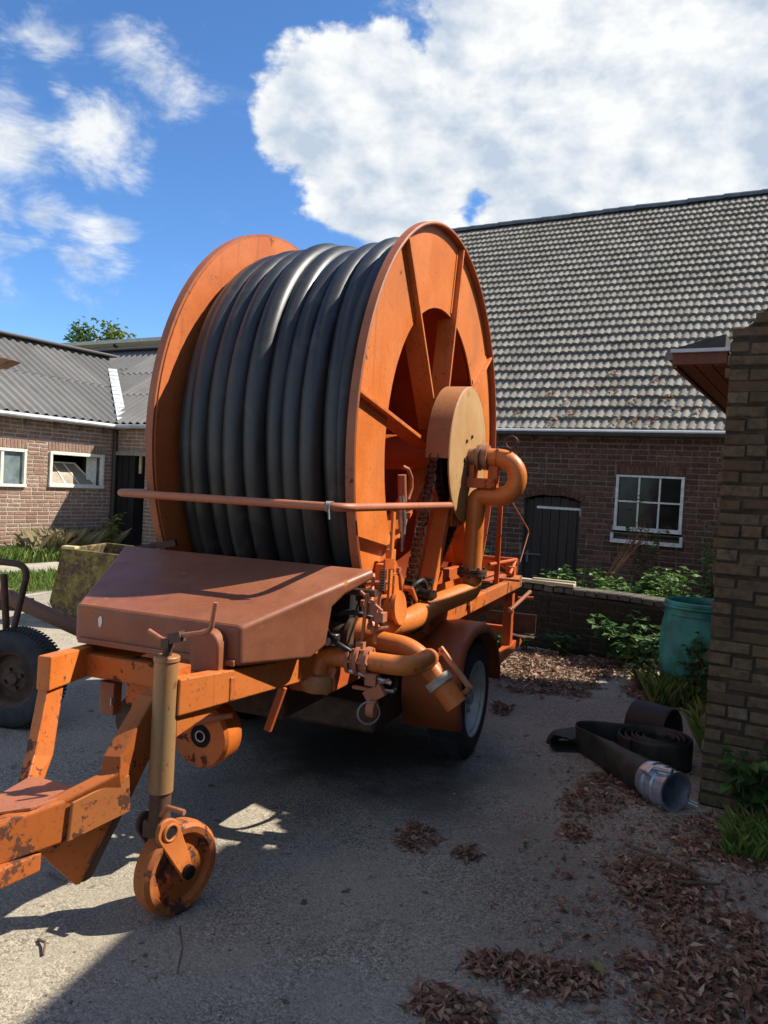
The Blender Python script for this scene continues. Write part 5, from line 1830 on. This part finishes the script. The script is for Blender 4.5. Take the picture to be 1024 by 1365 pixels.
litter('largest drift of brown leaves at the lower right corner', (1.16, 2.42), .33, .46, 2000, LEAFLIT, 1, 0.037, .05)
litter('brown leaf drift under the twigs on the asphalt', (1.14, 3.03), .19, .25, 1085, LEAFLIT, 2, 0.033, .04)
litter('small leaf drift at the bottom edge, left of the others', (.27, 2.20), .12, .13, 420, LEAFLIT, 3, 0.036, .03)
litter('curved leaf drift with a yellow leaf at the bottom edge', (.56, 2.40), .22, .10, 735, LEAFLIT, 4, 0.036, .035)
litter('dark round leaf clump on the bare asphalt in front of the road wheel', (.22, 3.34), .09, .15, 332, LEAFLIT, 5, 0.031, .04)
litter('small pale brown leaf clump right of the dark round one', (.42, 3.19), .055, .075, 122, LEAFPALE, 6, 0.037, .03)
litter('brown leaves gathered below the shed corner', (1.62, 3.45), .26, .30, 1225, LEAFLIT, 7, 0.033, .035)
litter('round little leaf clump left of the silver coupling', (.92, 3.46), .065, .10, 192, LEAFLIT, 8, 0.031, .03)
litter('loose leaves strewn beside the flat hose', (1.08, 3.78), .16, .2, 350, LEAFLIT, 9, 0.031, .02)
litter('dark leaves along the underside of the flat hose', (1.28, 4.02), .22, .22, 577, LEAFLIT, 10, 0.031, .025)
litter('wide pale leaf drift behind the road wheel before the low wall', (1.46, 6.70), .44, .92, 4025, LEAFPALE, 11, 0.044, .05)
litter('band of leaves along the foot of the low wall', (2.02, 6.95), .36, .45, 1575, LEAFPALE, 12, 0.043, .04)
litter('brown leaves at the foot of the barrel', (2.2, 6.15), .24, .50, 1225, LEAFLIT, 13, 0.041, .04)
litter('few leaves right behind the road wheel', (.88, 5.42), .07, .18, 157, LEAFLIT, 14, 0.037, .02)
litter('thin scatter of crumbs over the shaded asphalt', (.75, 3.2), .75, 1.2, 300, LEAFLIT, 15, 0.016, .0)
litter('loose leaf crumbs along the right of the yard', (1.25, 3.4), .55, 1.5, 900, LEAFLIT, 17, .026, .0)
litter('thin leaf scatter between the drifts at the right', (1.15, 2.8), .55, 1.0, 900, LEAFLIT, 16, 0.030, .0)


def single_leaf(label, p, l, ang, mat):
    g = MB()
    leaf_quad(g, (p[0], p[1], .012), (cos(ang), sin(ang), .15), (.2, .1, 1), l, l * .5, .3)
    tag(g.raw('leaf', mat), label, 'leaf')


single_leaf('single small green leaf on the asphalt', (.67, 3.28), .05, 1.2, GREENL)
single_leaf('long yellow leaf on the leaf drift at the bottom edge', (.76, 2.40), .09, 1.9, YELLOWL)


def twig(label, pts, r_):
    o = MB().tube(pts, [r_ * (1 - .5 * i / len(pts)) for i in range(len(pts))], 7).build('twig', TWIGM, None, 50)
    tag(o, label, 'twig', 'twigs lying on the asphalt')


twig('upper of two twigs on the leaf drift right of the middle', [(1.10, 3.30, .04), (1.22, 3.20, .035), (1.36, 3.07, .022)], .009)
twig('lower of two twigs on the leaf drift right of the middle', [(1.22, 3.03, .02), (1.31, 3.02, .025), (1.39, 3.03, .02)], .008)
twig('thin straight stalk on the ground by the jack wheel', [(-.60, 2.56, .006), (-.56, 2.44, .010), (-.545, 2.32, .005)], .0025)
twig('short dark twig on the sunlit ground at lower left', [(-1.02, 2.45, .005), (-.985, 2.42, .015), (-.97, 2.37, .006)], .005)
twig('curved twig in the shade under the drawbar', [(-1.16, 2.86, .006), (-1.10, 2.80, .016), (-1.05, 2.80, .006)], .003)

# ------------------------------------------------------------------ timber on the low wall
lg = tag(MB().bar((1.12, 7.98, .650), (1.86, 7.50, .648), .085, .035).bar((1.50, 7.74, .672), (1.88, 7.56, .670), .05, .025).build('plank', PALEWOOD, None, None, bevel=.008), 'pale sunlit timber lying on the low wall', 'timber')

# ------------------------------------------------------------------ weeds and grass
def weed(name, label, loc, h, spread, stems, leaves, lsize, mat, seed, cat='weed', droop=.3, lw_=.6, group=None, lean=(0, 0)):
    r = random.Random(seed)
    t = thing(name, label, cat, loc, 0, group)
    sg, lf = MB(), MB()
    for i in range(stems):
        a = r.uniform(0, 6.28)
        hh = h * r.uniform(.6, 1.05)
        sp_ = spread * r.uniform(.25, 1.0)
        b = Vector((cos(a) * spread * .2 * r.random(), sin(a) * spread * .2 * r.random(), 0))
        tip = Vector((cos(a) * sp_ + lean[0], sin(a) * sp_ + lean[1], hh))
        mid = (b + tip) / 2 + Vector((0, 0, hh * .18)) - Vector((cos(a), sin(a), 0)) * sp_ * .12
        pts = [b, (b + mid) / 2 + Vector((0, 0, .02)), mid, (mid + tip) / 2 + Vector((0, 0, hh * .05)), tip]
        sg.tube(pts, [.006, .005, .0045, .0035, .002], 5)
        for k in range(leaves):
            q = .25 + .75 * (k + r.random()) / leaves
            j = min(int(q * 4), 3)
            f = q * 4 - j
            p = Vector(pts[j]).lerp(Vector(pts[min(j + 1, 4)]), min(f, 1))
            an = r.uniform(0, 6.28)
            d = Vector((cos(an), sin(an), r.uniform(-droop, .45)))
            leaf_quad(lf, p + d * .015, d, (r.gauss(0, .35), r.gauss(0, .35), 1), lsize * r.uniform(.6, 1.25), lsize * lw_ * r.uniform(.7, 1.1), .18)
    sg.build('stem', STEMM, t, 50)
    lf.raw('foliage', mat, t)
    return t


ORD = ['first', 'second', 'third', 'fourth', 'fifth', 'sixth', 'seventh', 'eighth']
WG = 'nettles in the bed before the barn'
seed = 50
names = ['nettle growing behind the low wall, {}']
which = ['leftmost of the row, beside the barn door', 'second from the barn door', 'third from the barn door', 'below the left of the barn window',
         'below the middle of the barn window', 'below the right of the barn window', 'nearest the low wall in the middle', 'nearest the low wall by the barrel', 'tall one beyond the barrel', 'against the barn right of the window']
spots = [(.62, -1.4, .60), (.88, -1.5, .66), (1.14, -1.3, .64), (1.36, -1.6, .60), (1.62, -1.3, .70), (1.90, -1.5, .72), (1.30, -2.3, .56), (1.75, -2.4, .58), (2.10, -2.0, .78), (2.3, -.9, .95)]
for (a, b, h), w_ in zip(spots, which):
    p = BO + D_ * a + N_ * b
    weed('nettle', 'green nettle behind the low wall, ' + w_, p, h, .26, 13, 15, .095, NETTLE, seed, 'weed', .3, .6, WG)
    seed += 1
for i in range(8):
    p = BO + D_ * (.65 + .24 * i) + N_ * (-1.95 - .12 * (i % 3))
    weed('nettle', 'low nettle in the bed behind the low wall, ' + ORD[i] + ' from the barn door', p, .52, .25, 9, 13, .085, NETTLE, 80 + i, 'weed', .3, .6, 'low nettles filling the bed')
weed('weed', 'small weed at the foot of the low wall, left of the pair', (1.40, 7.42, 0), .20, .14, 9, 8, .07, GREENL, 60, 'weed')
weed('weed', 'small weed at the foot of the low wall, right of the pair', (1.74, 7.34, 0), .22, .18, 12, 9, .075, GREENL, 61, 'weed')
weed('bramble', 'bramble bush in front of the low wall beside the barrel', (2.16, 6.92, 0), .50, .30, 13, 12, .105, GREENL, 62, 'bush', .4, .75)
weed('bramble', 'dark bramble close against the left side of the barrel', (2.26, 6.50, 0), .42, .22, 10, 12, .10, GREENL, 63, 'bush', .4, .75)
weed('bramble', 'bramble with brown leaves in front of the barrel', (2.42, 5.72, 0), .52, .24, 12, 11, .09, GREENL, 64, 'bush', .4, .7)
weed('weed', 'yellow-green weed clump at the foot of the barrel', (2.10, 6.15, 0), .24, .16, 12, 10, .06, YELLOWL, 65, 'weed')
weed('bramble', 'leafy bramble in front of the barrel at the shed corner', (2.30, 5.30, 0), .50, .20, 11, 11, .085, GREENL, 77, 'bush', .4, .7)
weed('weed', 'withered brown weed in front of the barrel', (2.36, 5.45, 0), .46, .10, 6, 8, .06, BROWNL, 66, 'weed')
weed('weed', 'broad-leaved weed growing at the foot of the shed wall', (1.80, 3.66, 0), .36, .17, 11, 10, .085, GREENL, 67, 'weed', .3, .75)
weed('weed', 'second weed at the right edge beside the shed wall', (1.93, 3.55, 0), .30, .16, 9, 9, .075, GREENL, 68, 'weed', .3, .7)
weed('creeper', 'strand of green creeper on the shed wall at the right edge', (2.03, 3.60, 0), .98, .10, 6, 16, .05, GREENL, 69, 'plant', .5, .7)
weed('elder', 'tall thin plant growing up in front of the barn window', BO + D_ * 1.40 + N_ * -.55, 1.62, .30, 5, 10, .12, GREENL, 70, 'plant', .5, .6, lean=(.10, 0))
weed('elder', 'withered brown plant leaning below the barn window', BO + D_ * 1.48 + N_ * -.42, 1.32, .26, 6, 12, .10, BROWNL, 71, 'plant', .8, .45, lean=(.05, 0))
weed('creeper', 'spray of green leaves on the barn wall right of the window', BO + D_ * 2.12 + N_ * -.25, 1.30, .14, 5, 9, .09, GREENL, 72, 'plant', .4, .6)
weed('weed', 'pale yellow-green weed beside the dark stable doorway', LO + D_ * .72 + N_ * -.65, .80, .26, 7, 9, .16, YELLOWL, 73, 'weed')
weed('weed', 'smaller pale weed by the downpipe of the stable', LO + D_ * .40 + N_ * -.75, .50, .2, 6, 8, .12, YELLOWL, 74, 'weed')
weed('weed', 'green tuft at the low wall behind the platform', (.95, 8.15, 0), .95, .2, 8, 10, .08, GREENL, 75, 'weed')
weed('weed', 'weed seen beneath the platform of the hose reel', (1.10, 7.1, 0), .32, .2, 9, 9, .08, GREENL, 76, 'weed')
# bundle of bare rusty-coloured stalks leaning by the barn window
bs = thing('branch_bundle', 'bundle of dry orange-brown stalks leaning below the barn window', 'branches', BO + D_ * 1.05 + N_ * -.9, -YAW)
for i in range(12):
    a = rng.uniform(-.08, .08)
    MB().tube([(a * .6, rng.uniform(-.05, .05), .38), (.16 + a, .20, .75), (.36 + a * 1.2, .42 + rng.uniform(-.05, .05), 1.12 + rng.uniform(-.12, .1))], [.008, .007, .004], 5).build('stalk', plain('dry_orange_stalk', (0.24, 0.10, 0.04), .8), bs, 50)


def grass(name, label, pts, n, h, mat, seed, lean=.35, kind='stuff'):
    """blades scattered inside quads given in world coordinates"""
    r = random.Random(seed)
    g = MB()
    for i in range(n):
        quad = pts[r.randrange(len(pts))]
        a, b = r.random(), r.random()
        p = (Vector(quad[0]) * (1 - a) + Vector(quad[1]) * a) * (1 - b) + (Vector(quad[3]) * (1 - a) + Vector(quad[2]) * a) * b
        if mnoise.noise(p * 1.9) + r.random() * .9 < .12:
            continue
        hh = h * r.uniform(.4, 1.2)
        an = r.uniform(0, 6.28)
        d = Vector((cos(an), sin(an), 0))
        s = Vector((-d.y, d.x, 0)) * r.uniform(.001, .0026)
        m1 = p + d * hh * lean * .3 + Vector((0, 0, hh * .6))
        tp = p + d * hh * lean * r.uniform(.6, 1.4) + Vector((0, 0, hh))
        g.add([p - s, p + s, m1 + s * .8, tp, m1 - s * .8], [(0, 1, 2, 3, 4)])
    o = g.raw(name, mat)
    return tag(o, label, 'grass', None, kind)


def lq(x0, x1, y0, y1, o=LO, z=.006):
    return [tuple(o + D_ * x_ + N_ * y_ + Vector((0, 0, z))) for x_, y_ in ((x0, y0), (x1, y0), (x1, y1), (x0, y1))]


grass('grass', 'strip of bright green grass along the foot of the stable', [lq(.03, .62, -4.5, -.5), lq(.03, .40, -4.5, -1.2)], 22000, .22, GRASSM, 1)
grass('grass', 'second patch of grass in front of the concrete strip', [lq(1.70, 2.75, -6.0, -3.0), lq(1.85, 3.2, -5.5, -2.6)], 18000, .11, GRASSM, 2)
grass('dry_grass', 'tall dry grass against the shaded stable wall', [lq(.08, .45, -1.9, -.35), lq(.08, .40, -1.5, -.9)], 1100, .46, DRYGR, 3, .8)
grass('grass', 'tuft of grass between the flat hose and the shed corner', [[(1.98, 4.66, 0), (2.08, 4.6, 0), (2.30, 5.0, 0), (2.14, 5.1, 0)]], 900, .22, GRASSM, 4, .5)
grass('grass', 'grass tuft at the right edge below the shed wall weeds', [[(1.52, 3.30, 0), (1.85, 3.22, 0), (1.95, 3.5, 0), (1.66, 3.58, 0)]], 1500, .12, GRASSM, 5, .6)
grass('grass', 'thin grass at the foot of the barrel', [[(2.05, 5.75, 0), (2.5, 5.6, 0), (2.5, 5.95, 0), (2.1, 6.1, 0)]], 1500, .18, GRASSM, 6, .5)
